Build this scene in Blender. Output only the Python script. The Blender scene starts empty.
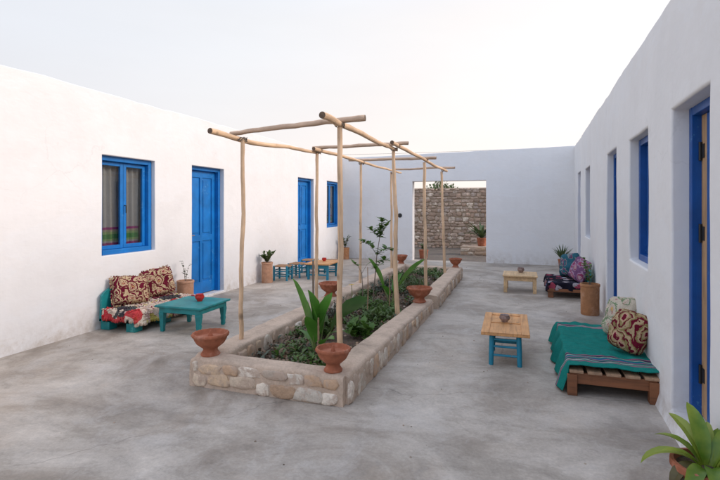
import bpy, math, random
from mathutils import Vector, Matrix, noise
R = math.radians
rnd = random.Random(7)
scene = bpy.context.scene
COL = scene.collection

# ---------------------------------------------------------------- helpers
class MB:
    """collects geometry, links it as ONE mesh object"""
    def __init__(s): s.v = []; s.f = []; s.mi = []; s.c = []; s.uv = None; s.m = 0; s.col = (1, 1, 1)
    def add(s, vs, fs, smooth=None):
        o = len(s.v); s.v += [tuple(p) for p in vs]
        for f in fs: s.f.append(tuple(i + o for i in f)); s.mi.append(s.m); s.c.append(s.col)
    def box(s, x0, x1, y0, y1, z0, z1, M=None):
        vs = [Vector((x, y, z)) for x in (x0, x1) for y in (y0, y1) for z in (z0, z1)]
        if M: vs = [M @ p for p in vs]
        s.add(vs, [(0, 1, 3, 2), (4, 6, 7, 5), (0, 4, 5, 1), (2, 3, 7, 6), (0, 2, 6, 4), (1, 5, 7, 3)])
    def tube(s, pts, rad, n=10, caps=True):
        pts = [Vector(p) for p in pts]
        if not hasattr(rad, '__len__'): rad = [rad] * len(pts)
        vs = []; fs = []; prev = None
        for i, p in enumerate(pts):
            t = (pts[min(i + 1, len(pts) - 1)] - pts[max(i - 1, 0)]).normalized()
            if prev is None:
                a = Vector((0, 0, 1)) if abs(t.z) < .9 else Vector((1, 0, 0))
                u = t.cross(a).normalized()
            else:
                u = (prev - t * prev.dot(t)).normalized()
            prev = u; w = t.cross(u)
            for k in range(n):
                a = 2 * math.pi * k / n
                vs.append(p + (u * math.cos(a) + w * math.sin(a)) * rad[i])
        for i in range(len(pts) - 1):
            for k in range(n):
                a = i * n + k; b = i * n + (k + 1) % n
                fs.append((a, b, b + n, a + n))
        if caps:
            fs.append(tuple(range(n))[::-1]); fs.append(tuple(range((len(pts) - 1) * n, len(pts) * n)))
        s.add(vs, fs)
    def lathe(s, prof, n=28, c=(0, 0, 0), mod=None):
        vs = []; fs = []
        for i, (r, z) in enumerate(prof):
            for k in range(n):
                a = 2 * math.pi * k / n
                rr, zz = (r, z) if mod is None else mod(i, a, r, z)
                vs.append((c[0] + rr * math.cos(a), c[1] + rr * math.sin(a), c[2] + zz))
        for i in range(len(prof) - 1):
            for k in range(n):
                a = i * n + k; b = i * n + (k + 1) % n
                fs.append((a, b, b + n, a + n))
        fs.append(tuple(range(n))[::-1]); fs.append(tuple(range((len(prof) - 1) * n, len(prof) * n)))
        s.add(vs, fs)
    def grid(s, nu, nv, fn):
        vs = [fn(i / nu, j / nv) for i in range(nu + 1) for j in range(nv + 1)]
        fs = []
        for i in range(nu):
            for j in range(nv):
                a = i * (nv + 1) + j
                fs.append((a, a + nv + 1, a + nv + 2, a + 1))
        s.add(vs, fs)
    def blade(s, base, az, length, width, e0, e1, segs=7, fold=.25, peak=.45, stalk=0, twist=0, tipw=0.02):
        """a leaf: spine starting at elevation e0, bending to e1"""
        p = Vector(base); pts = [p.copy()]; dl = length / segs
        for i in range(segs):
            e = e0 + (e1 - e0) * (i / max(1, segs - 1))
            p = p + Vector((math.cos(az) * math.cos(e), math.sin(az) * math.cos(e), math.sin(e))) * dl
            pts.append(p.copy())
        vs = []; fs = []
        side0 = Vector((-math.sin(az), math.cos(az), 0))
        for i, q in enumerate(pts):
            t = i / segs
            if t < stalk: w = width * .07
            else:
                tt = (t - stalk) / (1 - stalk)
                w = width * (1 + (.16 * N(i * 1.7, az * 5, length * 9) if segs > 9 else 0)) * max(tipw, math.sin(math.pi * min(1, tt ** (math.log(.5) / math.log(peak)) * .97 + .03)) ** .7)
            tan = (pts[min(i + 1, segs)] - pts[max(i - 1, 0)]).normalized()
            sd = Matrix.Rotation(twist * t, 3, tan) @ side0
            up = sd.cross(tan)
            up = up if up.z > 0 or True else -up
            vs += [q - sd * w / 2 + up * w * fold * -1, q, q + sd * w / 2 + up * w * fold * -1]
        for i in range(segs):
            a = i * 3
            fs += [(a, a + 1, a + 4, a + 3), (a + 1, a + 2, a + 5, a + 4)]
        s.add(vs, fs)
    def build(s, name, mat, parent=None, smooth=True, sharp=35, bevel=0, seg=2, loc=None, rot=None):
        me = bpy.data.meshes.new(name); me.from_pydata(s.v, [], s.f); me.validate(); 
        mats = mat if isinstance(mat, (list, tuple)) else [mat]
        for m in mats: me.materials.append(m)
        if len(mats) > 1 and len(me.polygons) == len(s.mi): me.polygons.foreach_set('material_index', s.mi)
        if any(c != (1, 1, 1) for c in s.c) and len(me.polygons) == len(s.c):
            at = me.color_attributes.new('Col', 'FLOAT_COLOR', 'CORNER')
            for p in me.polygons:
                c = s.c[p.index]
                for li in p.loop_indices: at.data[li].color = (c[0], c[1], c[2], 1)
        if smooth:
            me.polygons.foreach_set('use_smooth', [True] * len(me.polygons))
            if sharp < 180: me.set_sharp_from_angle(angle=R(sharp))
        o = bpy.data.objects.new(name, me); COL.objects.link(o)
        if parent: o.parent = parent
        if loc: o.location = loc
        if rot: o.rotation_euler = rot
        if bevel:
            b = o.modifiers.new('bevel', 'BEVEL'); b.width = bevel; b.segments = seg; b.limit_method = 'ANGLE'; b.angle_limit = R(40)
            w = o.modifiers.new('wn', 'WEIGHTED_NORMAL'); w.keep_sharp = False
            for e in me.attributes:
                if e.name == 'sharp_edge': me.attributes.remove(e); break
        return o

def tag(o, label=None, cat=None, group=None, kind=None):
    if label: o['label'] = label
    if cat: o['category'] = cat
    if group: o['group'] = group
    if kind: o['kind'] = kind
    return o
def empty(name, loc, label, cat, group=None, rz=0):
    o = bpy.data.objects.new(name, None); COL.objects.link(o); o.empty_display_size = .1
    o.location = loc; o.rotation_euler = (0, 0, rz)
    return tag(o, label, cat, group)
def copy_tree(o, parent=None):
    c = o.copy(); COL.objects.link(c)
    if parent: c.parent = parent
    for ch in o.children: copy_tree(ch, c)
    return c
def N(x, y, z=0, s=1.0): return noise.noise(Vector((x * s, y * s, z * s)))

# ---------------------------------------------------------------- materials
def nt(name):
    m = bpy.data.materials.new(name); m.use_nodes = True
    t = m.node_tree; b = t.nodes['Principled BSDF']
    return m, t, b
def n_(t, typ, **k):
    n = t.nodes.new(typ)
    for a, v in k.items(): setattr(n, a, v)
    return n
def coords(t, scale=(1, 1, 1), rot=(0, 0, 0), kind='Object'):
    c = n_(t, 'ShaderNodeTexCoord'); m = n_(t, 'ShaderNodeMapping')
    m.inputs['Scale'].default_value = scale; m.inputs['Rotation'].default_value = rot
    t.links.new(c.outputs[kind], m.inputs[0]); return m.outputs[0]
def nz(t, vec, scale, detail=4, rough=.55, dist=0):
    n = n_(t, 'ShaderNodeTexNoise'); n.inputs['Scale'].default_value = scale; n.inputs['Detail'].default_value = detail
    n.inputs['Roughness'].default_value = rough; n.inputs['Distortion'].default_value = dist
    if vec is not None: t.links.new(vec, n.inputs['Vector'])
    return n.outputs['Fac']
def ramp(t, fac, stops, interp='LINEAR'):
    r = n_(t, 'ShaderNodeValToRGB'); r.color_ramp.interpolation = interp
    e = r.color_ramp.elements
    rgba = lambda c: (c[0], c[1], c[2], 1) if hasattr(c, '__len__') else (c, c, c, 1)
    e.remove(e[1]); e[0].position = stops[0][0]; e[0].color = rgba(stops[0][1])
    for p, c in stops[1:]:
        el = e.new(p); el.color = rgba(c)
    t.links.new(fac, r.inputs[0]); return r.outputs[0]
def mix(t, a, b, fac, mode='MIX'):
    m = n_(t, 'ShaderNodeMix', data_type='RGBA', blend_type=mode)
    for sock, v in ((m.inputs[0], fac), (m.inputs[6], a), (m.inputs[7], b)):
        if isinstance(v, (int, float)): sock.default_value = v
        elif hasattr(v, '__len__'): sock.default_value = (v[0], v[1], v[2], 1)
        else: t.links.new(v, sock)
    return m.outputs[2]
def math_(t, op, a, b=None):
    m = n_(t, 'ShaderNodeMath', operation=op)
    for i, v in enumerate((a, b)):
        if v is None: continue
        if isinstance(v, (int, float)): m.inputs[i].default_value = v
        else: t.links.new(v, m.inputs[i])
    return m.outputs[0]
def bump(t, b, h, strength, dist=.01, prev=None):
    n = n_(t, 'ShaderNodeBump'); n.inputs['Strength'].default_value = strength; n.inputs['Distance'].default_value = dist
    t.links.new(h, n.inputs['Height'])
    if prev is not None: t.links.new(prev, n.inputs['Normal'])
    t.links.new(n.outputs[0], b.inputs['Normal']); return n.outputs[0]
def scl(c, k): return tuple(min(1, x * k) for x in c)

def m_paint(name, c, rough=.45, var=.16, scale=6, wear=None):
    m, t, b = nt(name); v = coords(t)
    a = nz(t, v, scale, 5, .6)
    col = ramp(t, a, [(.3, scl(c, 1 - var)), (.7, scl(c, 1 + var))])
    if wear:
        w = nz(t, v, 34, 4, .7); w2 = nz(t, v, 5, 3)
        f = ramp(t, math_(t, 'MULTIPLY', w, w2), [(.36, 0), (.42, 1)])
        col = mix(t, col, wear, f)
    t.links.new(col, b.inputs['Base Color']); b.inputs['Roughness'].default_value = rough
    v2 = coords(t, (30, 30, 3)); bump(t, b, nz(t, v2, 3, 3), .25, .003)
    return m
def m_plaster(name, c=(.82, .815, .81)):
    m, t, b = nt(name); v = coords(t)
    a = nz(t, v, .9, 6, .6, .4); a2 = nz(t, v, 7, 5, .6)
    col = ramp(t, a, [(.3, scl(c, .945)), (.55, c), (.75, scl(c, 1.03))])
    col = mix(t, col, (.9, .88, .86), ramp(t, a2, [(.25, .82), (.7, 1.0)]), 'MULTIPLY')
    # scuffs and splash marks low on the wall
    sx = n_(t, 'ShaderNodeSeparateXYZ'); t.links.new(v, sx.inputs[0])
    low = n_(t, 'ShaderNodeMapRange'); low.inputs[1].default_value = .35; low.inputs[2].default_value = 0.0
    t.links.new(sx.outputs[2], low.inputs[0])
    d = math_(t, 'MULTIPLY', low.outputs[0], ramp(t, nz(t, v, 9, 6, .7), [(.38, 0), (.66, .9)]))
    col = mix(t, col, (.50, .44, .38), d)
    # hairline cracks, only here and there, and patched areas
    cn = n_(t, 'ShaderNodeTexNoise'); cn.inputs['Scale'].default_value = 2.5; cn.inputs['Detail'].default_value = 6; t.links.new(v, cn.inputs['Vector'])
    cv = n_(t, 'ShaderNodeVectorMath', operation='MULTIPLY_ADD'); t.links.new(cn.outputs['Color'], cv.inputs[0]); cv.inputs[1].default_value = (.5, .5, .5); t.links.new(v, cv.inputs[2])
    ck = n_(t, 'ShaderNodeTexVoronoi', feature='DISTANCE_TO_EDGE'); ck.inputs['Scale'].default_value = .55; t.links.new(cv.outputs[0], ck.inputs['Vector'])
    cm = math_(t, 'MULTIPLY', ramp(t, ck.outputs['Distance'], [(.0, 1), (.0035, 0)]), ramp(t, nz(t, v, .8, 3), [(.52, 0), (.6, .16)]))
    col = mix(t, col, (.38, .36, .34), cm)
    pt = nz(t, coords(t, (1, 1, 1.6)), .8, 9, .6, .8); col = mix(t, col, scl(c, .90), ramp(t, pt, [(.52, 0), (.545, .5), (.62, .25)]))
    # faint vertical rain streaks
    st = nz(t, coords(t, (7, 7, .35)), 1.0, 4, .6)
    col = mix(t, col, (.70, .68, .66), ramp(t, st, [(.52, 0), (.8, .36)]))
    t.links.new(col, b.inputs['Base Color']); b.inputs['Roughness'].default_value = .92
    n1 = bump(t, b, nz(t, v, 2.2, 4, .5), .38, .05)
    n2 = bump(t, b, nz(t, coords(t, (1, 1, 2.2)), 9, 4, .5, .6), .16, .012, n1)
    bump(t, b, nz(t, v, 90, 3, .6), .10, .003, n2)
    return m
def m_concrete():
    m, t, b = nt('polished concrete'); v = coords(t)
    big = nz(t, v, .42, 5, .55, .6)
    med = nz(t, coords(t, (1.0, 1.2, 1), (0, 0, R(18))), .9, 12, .68, .8)
    sm = nz(t, coords(t, (1.0, 1.35, 1), (0, 0, R(-20))), 3.8, 11, .74, .35)
    col = ramp(t, med, [(.34, (.26, .218, .178)), (.44, (.345, .298, .252)), (.50, (.41, .362, .312)), (.56, (.46, .41, .358)), (.68, (.55, .495, .435))])
    col = mix(t, col, ramp(t, sm, [(.34, .70), (.46, .94), (.55, 1.04), (.68, 1.2)]), .75, 'MULTIPLY')
    col = mix(t, col, ramp(t, big, [(.35, (.84, .83, .82)), (.65, (1.12, 1.09, 1.05))]), .9, 'MULTIPLY')
    p = nz(t, coords(t, (.9, 1.3, 1), (0, 0, R(-25))), 1.0, 11, .74, .3)
    col = mix(t, col, (.21, .178, .14), ramp(t, p, [(.53, 0), (.58, .25), (.68, .6)]))
    q = nz(t, coords(t, (1.2, .9, 1), (0, 0, R(35))), 1.8, 11, .74, .4)
    col = mix(t, col, (.55, .505, .46), ramp(t, q, [(.51, 0), (.57, .22), (.68, .5)]))
    dr = nz(t, coords(t, (1.2, 1.2, 1), (0, 0, R(70))), .8, 10, .72, .3)
    col = mix(t, col, (.46, .35, .255), ramp(t, dr, [(.55, 0), (.70, .40)]))
    # thin shrinkage cracks in a few places
    ckn = n_(t, 'ShaderNodeTexNoise'); ckn.inputs['Scale'].default_value = 3; ckn.inputs['Detail'].default_value = 6; t.links.new(v, ckn.inputs['Vector'])
    ckv = n_(t, 'ShaderNodeVectorMath', operation='MULTIPLY_ADD'); t.links.new(ckn.outputs['Color'], ckv.inputs[0]); ckv.inputs[1].default_value = (.35, .35, .35); t.links.new(v, ckv.inputs[2])
    ck = n_(t, 'ShaderNodeTexVoronoi', feature='DISTANCE_TO_EDGE'); ck.inputs['Scale'].default_value = .42; t.links.new(ckv.outputs[0], ck.inputs['Vector'])
    col = mix(t, col, (.12, .10, .085), math_(t, 'MULTIPLY', ramp(t, ck.outputs['Distance'], [(.0, 1), (.0022, 0)]), ramp(t, nz(t, v, .7, 3), [(.46, 0), (.56, .6)])))
    fine = nz(t, v, 46, 6, .75)
    col = mix(t, col, ramp(t, fine, [(.3, .78), (.7, 1.15)]), .75, 'MULTIPLY')
    spk = n_(t, 'ShaderNodeTexVoronoi'); spk.inputs['Scale'].default_value = 13; t.links.new(v, spk.inputs['Vector'])
    col = mix(t, col, (.14, .12, .10), ramp(t, spk.outputs['Distance'], [(.03, .35), (.06, 0)]))
    t.links.new(col, b.inputs['Base Color'])
    r = ramp(t, med, [(.3, .46), (.7, .72)]); t.links.new(r, b.inputs['Roughness'])
    b.inputs['Specular IOR Level'].default_value = .35
    n1 = bump(t, b, nz(t, v, 1.6, 4, .5, .5), .25, .03)
    bump(t, b, nz(t, v, 26, 6, .65), .16, .006, n1)
    return m
def m_ground(name, c1, c2, s=3):
    m, t, b = nt(name); v = coords(t)
    col = ramp(t, nz(t, v, s, 8, .68), [(.3, c1), (.7, c2)])
    g = n_(t, 'ShaderNodeTexVoronoi'); g.inputs['Scale'].default_value = 38; t.links.new(v, g.inputs['Vector'])
    col = mix(t, col, g.outputs['Color'], .12, 'OVERLAY')
    t.links.new(col, b.inputs['Base Color']); b.inputs['Roughness'].default_value = .95
    bump(t, b, g.outputs['Distance'], .7, .02)
    return m
def m_stone(name, k=1.0):
    m, t, b = nt(name); v = coords(t)
    at = n_(t, 'ShaderNodeAttribute', attribute_name='Col')
    col = mix(t, at.outputs['Color'], ramp(t, nz(t, v, 24, 6, .7), [(.25, .62), (.5, .98), (.75, 1.2)]), .85, 'MULTIPLY')
    col = mix(t, col, scl((.47, .345, .26), k), ramp(t, nz(t, v, 9, 7, .72, .4), [(.47, 0), (.57, .85)]))
    t.links.new(col, b.inputs['Base Color']); b.inputs['Roughness'].default_value = .92
    n1 = bump(t, b, nz(t, v, 18, 6, .65), .7, .018); bump(t, b, nz(t, v, 80, 3), .3, .004, n1)
    return m
def m_mortar(name, c):
    m, t, b = nt(name); v = coords(t)
    col = ramp(t, nz(t, v, 5, 8, .68, .5), [(.3, scl(c, .72)), (.5, c), (.75, scl(c, 1.22))])
    col = mix(t, col, ramp(t, nz(t, v, 60, 4, .7), [(.3, .8), (.7, 1.12)]), .8, 'MULTIPLY')
    t.links.new(col, b.inputs['Base Color']); b.inputs['Roughness'].default_value = .95
    n1 = bump(t, b, nz(t, v, 10, 6, .6), .6, .02); bump(t, b, nz(t, v, 70, 4, .6), .4, .005, n1)
    return m
def m_wood(name, c, dark=.55, axis=2, scale=1.0, rough=.65):
    m, t, b = nt(name); s = [22 * scale] * 3; s[axis] = 1.3 * scale
    v = coords(t, s); g = nz(t, v, 1.6, 6, .65, .8)
    col = ramp(t, g, [(.28, scl(c, dark)), (.5, c), (.75, scl(c, 1.28))])
    col = mix(t, col, ramp(t, nz(t, coords(t), 5 * scale, 3), [(.3, .78), (.7, 1.12)]), .8, 'MULTIPLY')
    kn = n_(t, 'ShaderNodeTexVoronoi'); kn.inputs['Scale'].default_value = 5.5; t.links.new(coords(t, (1, 1, .7)), kn.inputs['Vector'])
    col = mix(t, col, scl(c, .3), ramp(t, kn.outputs['Distance'], [(.07, .8), (.16, 0)]))
    t.links.new(col, b.inputs['Base Color']); b.inputs['Roughness'].default_value = rough
    bump(t, b, g, .4, .004)
    return m
def m_leaf(name, c, c2=None, s=9, rough=.5, trans=.25):
    m, t, b = nt(name); v = coords(t); c2 = c2 or scl(c, 1.7)
    col = ramp(t, nz(t, v, s, 4, .6), [(.35, c), (.68, c2)])
    t.links.new(col, b.inputs['Base Color']); b.inputs['Roughness'].default_value = rough
    tr = n_(t, 'ShaderNodeBsdfTranslucent'); t.links.new(col, tr.inputs[0])
    ms = n_(t, 'ShaderNodeMixShader'); ms.inputs[0].default_value = trans
    out = t.nodes['Material Output']
    t.links.new(b.outputs[0], ms.inputs[1]); t.links.new(tr.outputs[0], ms.inputs[2]); t.links.new(ms.outputs[0], out.inputs[0])
    return m
def m_clay(name, c):
    m, t, b = nt(name); v = coords(t)
    col = ramp(t, nz(t, v, 14, 6, .65), [(.3, scl(c, .7)), (.55, c), (.8, scl(c, 1.35))])
    col = mix(t, col, (.42, .33, .27), ramp(t, nz(t, v, 7, 5, .7), [(.52, 0), (.75, .5)]))
    t.links.new(col, b.inputs['Base Color']); b.inputs['Roughness'].default_value = .85
    bump(t, b, nz(t, coords(t, (3, 3, 30)), 3, 4), .25, .003)
    return m
def m_fabric(name, kind):
    m, t, b = nt(name); v = coords(t)
    wv = nz(t, v, 160, 2, .5)
    dist = nz(t, v, 9, 3, .5)
    dv = n_(t, 'ShaderNodeVectorMath', operation='MULTIPLY_ADD')
    nn = n_(t, 'ShaderNodeTexNoise'); nn.inputs['Scale'].default_value = 13; nn.inputs['Detail'].default_value = 3
    t.links.new(v, nn.inputs['Vector']); t.links.new(nn.outputs['Color'], dv.inputs[0]); dv.inputs[1].default_value = (.11, .11, .11); t.links.new(v, dv.inputs[2])
    vec = dv.outputs[0]
    def vor(scale, feat='F1'):
        n = n_(t, 'ShaderNodeTexVoronoi', feature=feat); n.inputs['Scale'].default_value = scale; t.links.new(vec, n.inputs['Vector']); return n
    if kind == 'kilim':
        a = vor(8.5); cream = (.50, .37, .22); bur = (.13, .010, .025); gold = (.46, .27, .09); pink = (.55, .22, .20)
        col = ramp(t, a.outputs['Distance'], [(0, gold), (.08, bur), (.15, pink), (.19, cream), (.27, bur), (.31, cream), (.44, bur), (.60, cream), (.70, bur)], 'CONSTANT')
        h = vor(30); col = mix(t, col, (.26, .20, .09), ramp(t, h.outputs['Distance'], [(0, .8), (.22, .8), (.24, 0)], 'CONSTANT'))
    elif kind == 'kilim_dark':
        a = vor(7.0); cream = (.42, .31, .18); bur = (.13, .008, .022); olive = (.24, .19, .08)
        col = ramp(t, a.outputs['Distance'], [(0, cream), (.05, bur), (.22, (.50, .26, .2)), (.26, cream), (.34, olive), (.42, bur), (.50, cream), (.58, olive), (.66, bur), (.8, cream)], 'CONSTANT')
        h = vor(18); col = mix(t, col, (.36, .25, .13), ramp(t, h.outputs['Distance'], [(0, .75), (.2, .75), (.22, 0)], 'CONSTANT'))
    elif kind == 'floral':
        a = vor(8); cream = (.52, .45, .35)
        col = ramp(t, a.outputs['Distance'], [(0, (.55, .33, .10)), (.09, (.60, .42, .2)), (.17, (.45, .20, .17)), (.21, cream), (.33, (.50, .32, .27)), (.35, cream), (.47, (.17, .24, .13)), (.55, cream)], 'CONSTANT')
        h = vor(15); col = mix(t, col, (.40, .14, .15), ramp(t, h.outputs['Distance'], [(0, .7), (.13, .7), (.15, 0)], 'CONSTANT'))
    elif kind == 'rag':
        a = vor(16); sep = n_(t, 'ShaderNodeSeparateColor'); t.links.new(a.outputs['Color'], sep.inputs[0])
        big = vor(4.2); sb = n_(t, 'ShaderNodeSeparateColor'); t.links.new(big.outputs['Color'], sb.inputs[0])
        c1 = ramp(t, sep.outputs[0], [(0, (.66, .52, .42)), (.34, (.58, .38, .33)), (.52, (.68, .60, .48)), (.74, (.30, .07, .09)), (.82, (.62, .52, .2)), (.88, (.5, .4, .36))], 'CONSTANT')
        c2 = ramp(t, sb.outputs[0], [(0, (.62, .50, .40)), (.35, (.018, .03, .04)), (.55, (.50, .02, .03)), (.72, (.20, .02, .06)), (.84, (.55, .45, .10))], 'CONSTANT')
        col = mix(t, c1, c2, ramp(t, sb.outputs[1], [(0, 0), (.42, .9)], 'CONSTANT'))
    elif kind == 'blackfloral':
        a = vor(7.5); base = (.012, .011, .02)
        sep = n_(t, 'ShaderNodeSeparateColor'); t.links.new(a.outputs['Color'], sep.inputs[0])
        fl = ramp(t, sep.outputs[0], [(0, (.34, .30, .32)), (.3, (.30, .05, .08)), (.5, (.36, .20, .20)), (.7, (.03, .03, .05)), (.85, (.10, .12, .25))], 'CONSTANT')
        col = mix(t, base, fl, ramp(t, a.outputs['Distance'], [(0, .3), (.08, 1), (.37, 1), (.41, 0)], 'CONSTANT'))
    elif kind == 'pinkfloral':
        a = vor(9); 
        col = ramp(t, a.outputs['Distance'], [(0, (.42, .10, .13)), (.16, (.42, .27, .30)), (.3, (.26, .05, .12)), (.42, (.33, .22, .30)), (.55, (.16, .07, .15))], 'CONSTANT')
    elif kind == 'tealfloral':
        a = vor(8)
        col = ramp(t, a.outputs['Distance'], [(0, (.45, .42, .30)), (.12, (.03, .14, .17)), (.3, (.16, .05, .12)), (.42, (.22, .26, .25)), (.5, (.03, .11, .15))], 'CONSTANT')
    elif kind == 'blanket':
        sx = n_(t, 'ShaderNodeSeparateXYZ'); t.links.new(v, sx.inputs[0]); yy = sx.outputs[1]
        g = (.010, .185, .155); pk = (.30, .11, .17); wh = (.30, .33, .30); dk = (.03, .03, .06); bl = (.02, .12, .22)
        st = [(0, g)]
        def stripes(y0, lst):
            y = y0
            for w, c in lst: st.append((y / 2, c)); y += w
            st.append((y / 2, g))
        stripes(.06, [(.018, pk), (.012, g), (.022, wh), (.02, dk), (.012, g), (.02, pk), (.016, bl), (.018, g), (.014, wh), (.026, dk), (.014, pk)])
        stripes(1.22, [(.02, pk), (.02, wh), (.025, dk), (.02, pk)])
        col = ramp(t, math_(t, 'MULTIPLY', yy, .5), st, 'CONSTANT')
        col = mix(t, col, ramp(t, nz(t, coords(t, (3, 60, 3)), 2, 3), [(.3, .8), (.7, 1.15)]), .8, 'MULTIPLY')
    elif kind == 'curtain':
        sx = n_(t, 'ShaderNodeSeparateXYZ'); t.links.new(v, sx.inputs[0])
        g = (.36, .33, .31); mg = (.30, .05, .17); gr = (.10, .24, .07); pg = (.25, .33, .14)
        col = ramp(t, sx.outputs[2], [(0, g), (.085, mg), (.13, g), (.155, pg), (.18, gr), (.24, pg), (.27, (.33, .28, .2)), (.30, mg), (.33, g)], 'CONSTANT')
    col = mix(t, col, ramp(t, wv, [(.3, .7), (.7, 1.2)]), .7, 'MULTIPLY')
    t.links.new(col, b.inputs['Base Color']); b.inputs['Roughness'].default_value = .95
    b.inputs['Specular IOR Level'].default_value = .1
    n1 = bump(t, b, wv, .5, .004)
    bump(t, b, dist, .5, .02, n1)
    return m
def m_glass():
    m, t, b = nt('window glass')
    tr = n_(t, 'ShaderNodeBsdfTransparent'); tr.inputs[0].default_value = (.86, .88, .88, 1)
    gl = n_(t, 'ShaderNodeBsdfGlossy'); gl.inputs['Roughness'].default_value = .03
    lw = n_(t, 'ShaderNodeLayerWeight'); lw.inputs[0].default_value = .5
    ms = n_(t, 'ShaderNodeMixShader')
    t.links.new(math_(t, 'ADD', math_(t, 'MULTIPLY', math_(t, 'POWER', lw.outputs['Facing'], 4), .6), .035), ms.inputs[0]); t.links.new(tr.outputs[0], ms.inputs[1]); t.links.new(gl.outputs[0], ms.inputs[2])
    t.links.new(ms.outputs[0], t.nodes['Material Output'].inputs[0]); return m

PL = m_plaster('lime plaster')
CONC = m_concrete()
BLUE = m_paint('cobalt blue paint', (.003, .150, .45), .42, .22, 4, (.06, .24, .50))
DBLUE = m_paint('door blue paint', (.002, .072, .29), .42, .22, 4, (.04, .16, .38))
TEAL = m_paint('teal paint', (.006, .20, .205), .5, .28, 8, (.05, .30, .28))
TURQ = m_paint('turquoise paint', (.012, .20, .30), .5, .2, 8, (.25, .18, .12))
POLE = m_wood('peeled eucalyptus', (.64, .43, .26), .62)
POLEX = m_wood('peeled eucalyptus lengthwise', (.64, .43, .26), .62, 1)
POLEC = m_wood('weathered pole', (.54, .37, .25), .5, 0)
ENDG = m_paint('dark end grain', (.12, .075, .045), .8, .4, 40)
PINE = m_wood('pine board', (.60, .40, .21), .7, 1, .9)
OAKB = m_wood('orange board', (.60, .30, .115), .62, 1, .8)
DOORW = m_wood('raw door wood', (.44, .27, .14), .6)
PALLET = m_wood('stained pallet wood', (.21, .078, .03), .5, 0)
SLAT = m_wood('pale pallet slats', (.36, .22, .13), .55, 1)
TERRA = m_clay('terracotta', (.36, .115, .055))
TPOT = m_clay('pinkish clay', (.47, .25, .15))
BPOT = m_clay('ochre clay', (.40, .18, .075))
RED = m_paint('red glaze', (.45, .02, .015), .25, .2, 20)
GREYC = m_paint('grey mottled glaze', (.24, .17, .15), .4, .5, 30)
BLACK = m_paint('black iron', (.012, .012, .012), .5)
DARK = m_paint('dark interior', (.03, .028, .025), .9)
SOIL = m_ground('planting soil', (.05, .032, .02), (.13, .085, .055), 9)
YARD = m_ground('gravelly yard', (.10, .085, .07), (.19, .155, .125), 2)
LAND = m_ground('dry land', (.22, .17, .12), (.36, .29, .21), .4)
STONE = m_stone('planter stone'); STONEW = m_stone('rubble stone', .68)
MORT = m_mortar('sandy mortar', (.53, .40, .30))
MORTD = m_mortar('dark rubble mortar', (.36, .28, .20))
GLASS = m_glass()
CURT = m_fabric('striped curtain', 'curtain')
WIRE = m_paint('wire', (.08, .08, .08), .6)
REED = m_wood('woven straw seat', (.42, .24, .13), .6, 0, 2.0)
L_BAN = m_leaf('banana leaf', (.07, .20, .025), (.13, .32, .045), 4, .35, .3)
L_BAND = m_leaf('dark banana leaf', (.035, .11, .022), (.06, .16, .035), 4, .35, .2)
L_STEM = m_leaf('pale green stalk', (.14, .20, .05), (.24, .27, .10), 6, .5, .1)
L_GC = m_leaf('ground cover green', (.05, .095, .02), (.11, .17, .04), 5)
L_GC2 = m_leaf('dull grey green', (.07, .09, .06), (.13, .15, .10), 5)
L_BR = m_leaf('dry brown leaf', (.14, .085, .05), (.26, .16, .10), 5)
L_BRI = m_leaf('bright green leaf', (.06, .14, .02), (.12, .22, .04), 5)
L_SM = m_leaf('small dark leaf', (.025, .06, .02), (.06, .11, .035), 12)
L_AG = m_leaf('agave green', (.05, .09, .03), (.10, .14, .05), 6)
L_DR = m_leaf('variegated green leaf', (.10, .20, .015), (.36, .42, .05), 5, .35, .3)
L_DRY = m_leaf('yellow green leaf', (.22, .30, .03), (.33, .38, .07), 6, .4, .3)
L_DB = m_leaf('browned leaf', (.06, .035, .02), (.12, .10, .03), 6, .5, .1)
BARK = m_wood('grey bark', (.20, .15, .11), .5)
YELL = m_paint('yellow petals', (.55, .36, .04), .6)

# ---------------------------------------------------------------- setting: ground
def sheet(name, x0, x1, y0, y1, z, mat, nx=1, ny=1):
    m = MB(); m.grid(nx, ny, lambda u, v: (x0 + (x1 - x0) * u, y0 + (y1 - y0) * v, z))
    o = m.build(name, mat, smooth=False); o['kind'] = 'structure'; return o
sheet('dry_land', -900, 900, -900, 900, -.012, LAND)
sheet('yard_ground', -9, 6, 13.02, 17.35, -.004, YARD)
sheet('courtyard_floor', -4.99, 1.35, -4.2, 13.02, 0, CONC)

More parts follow.
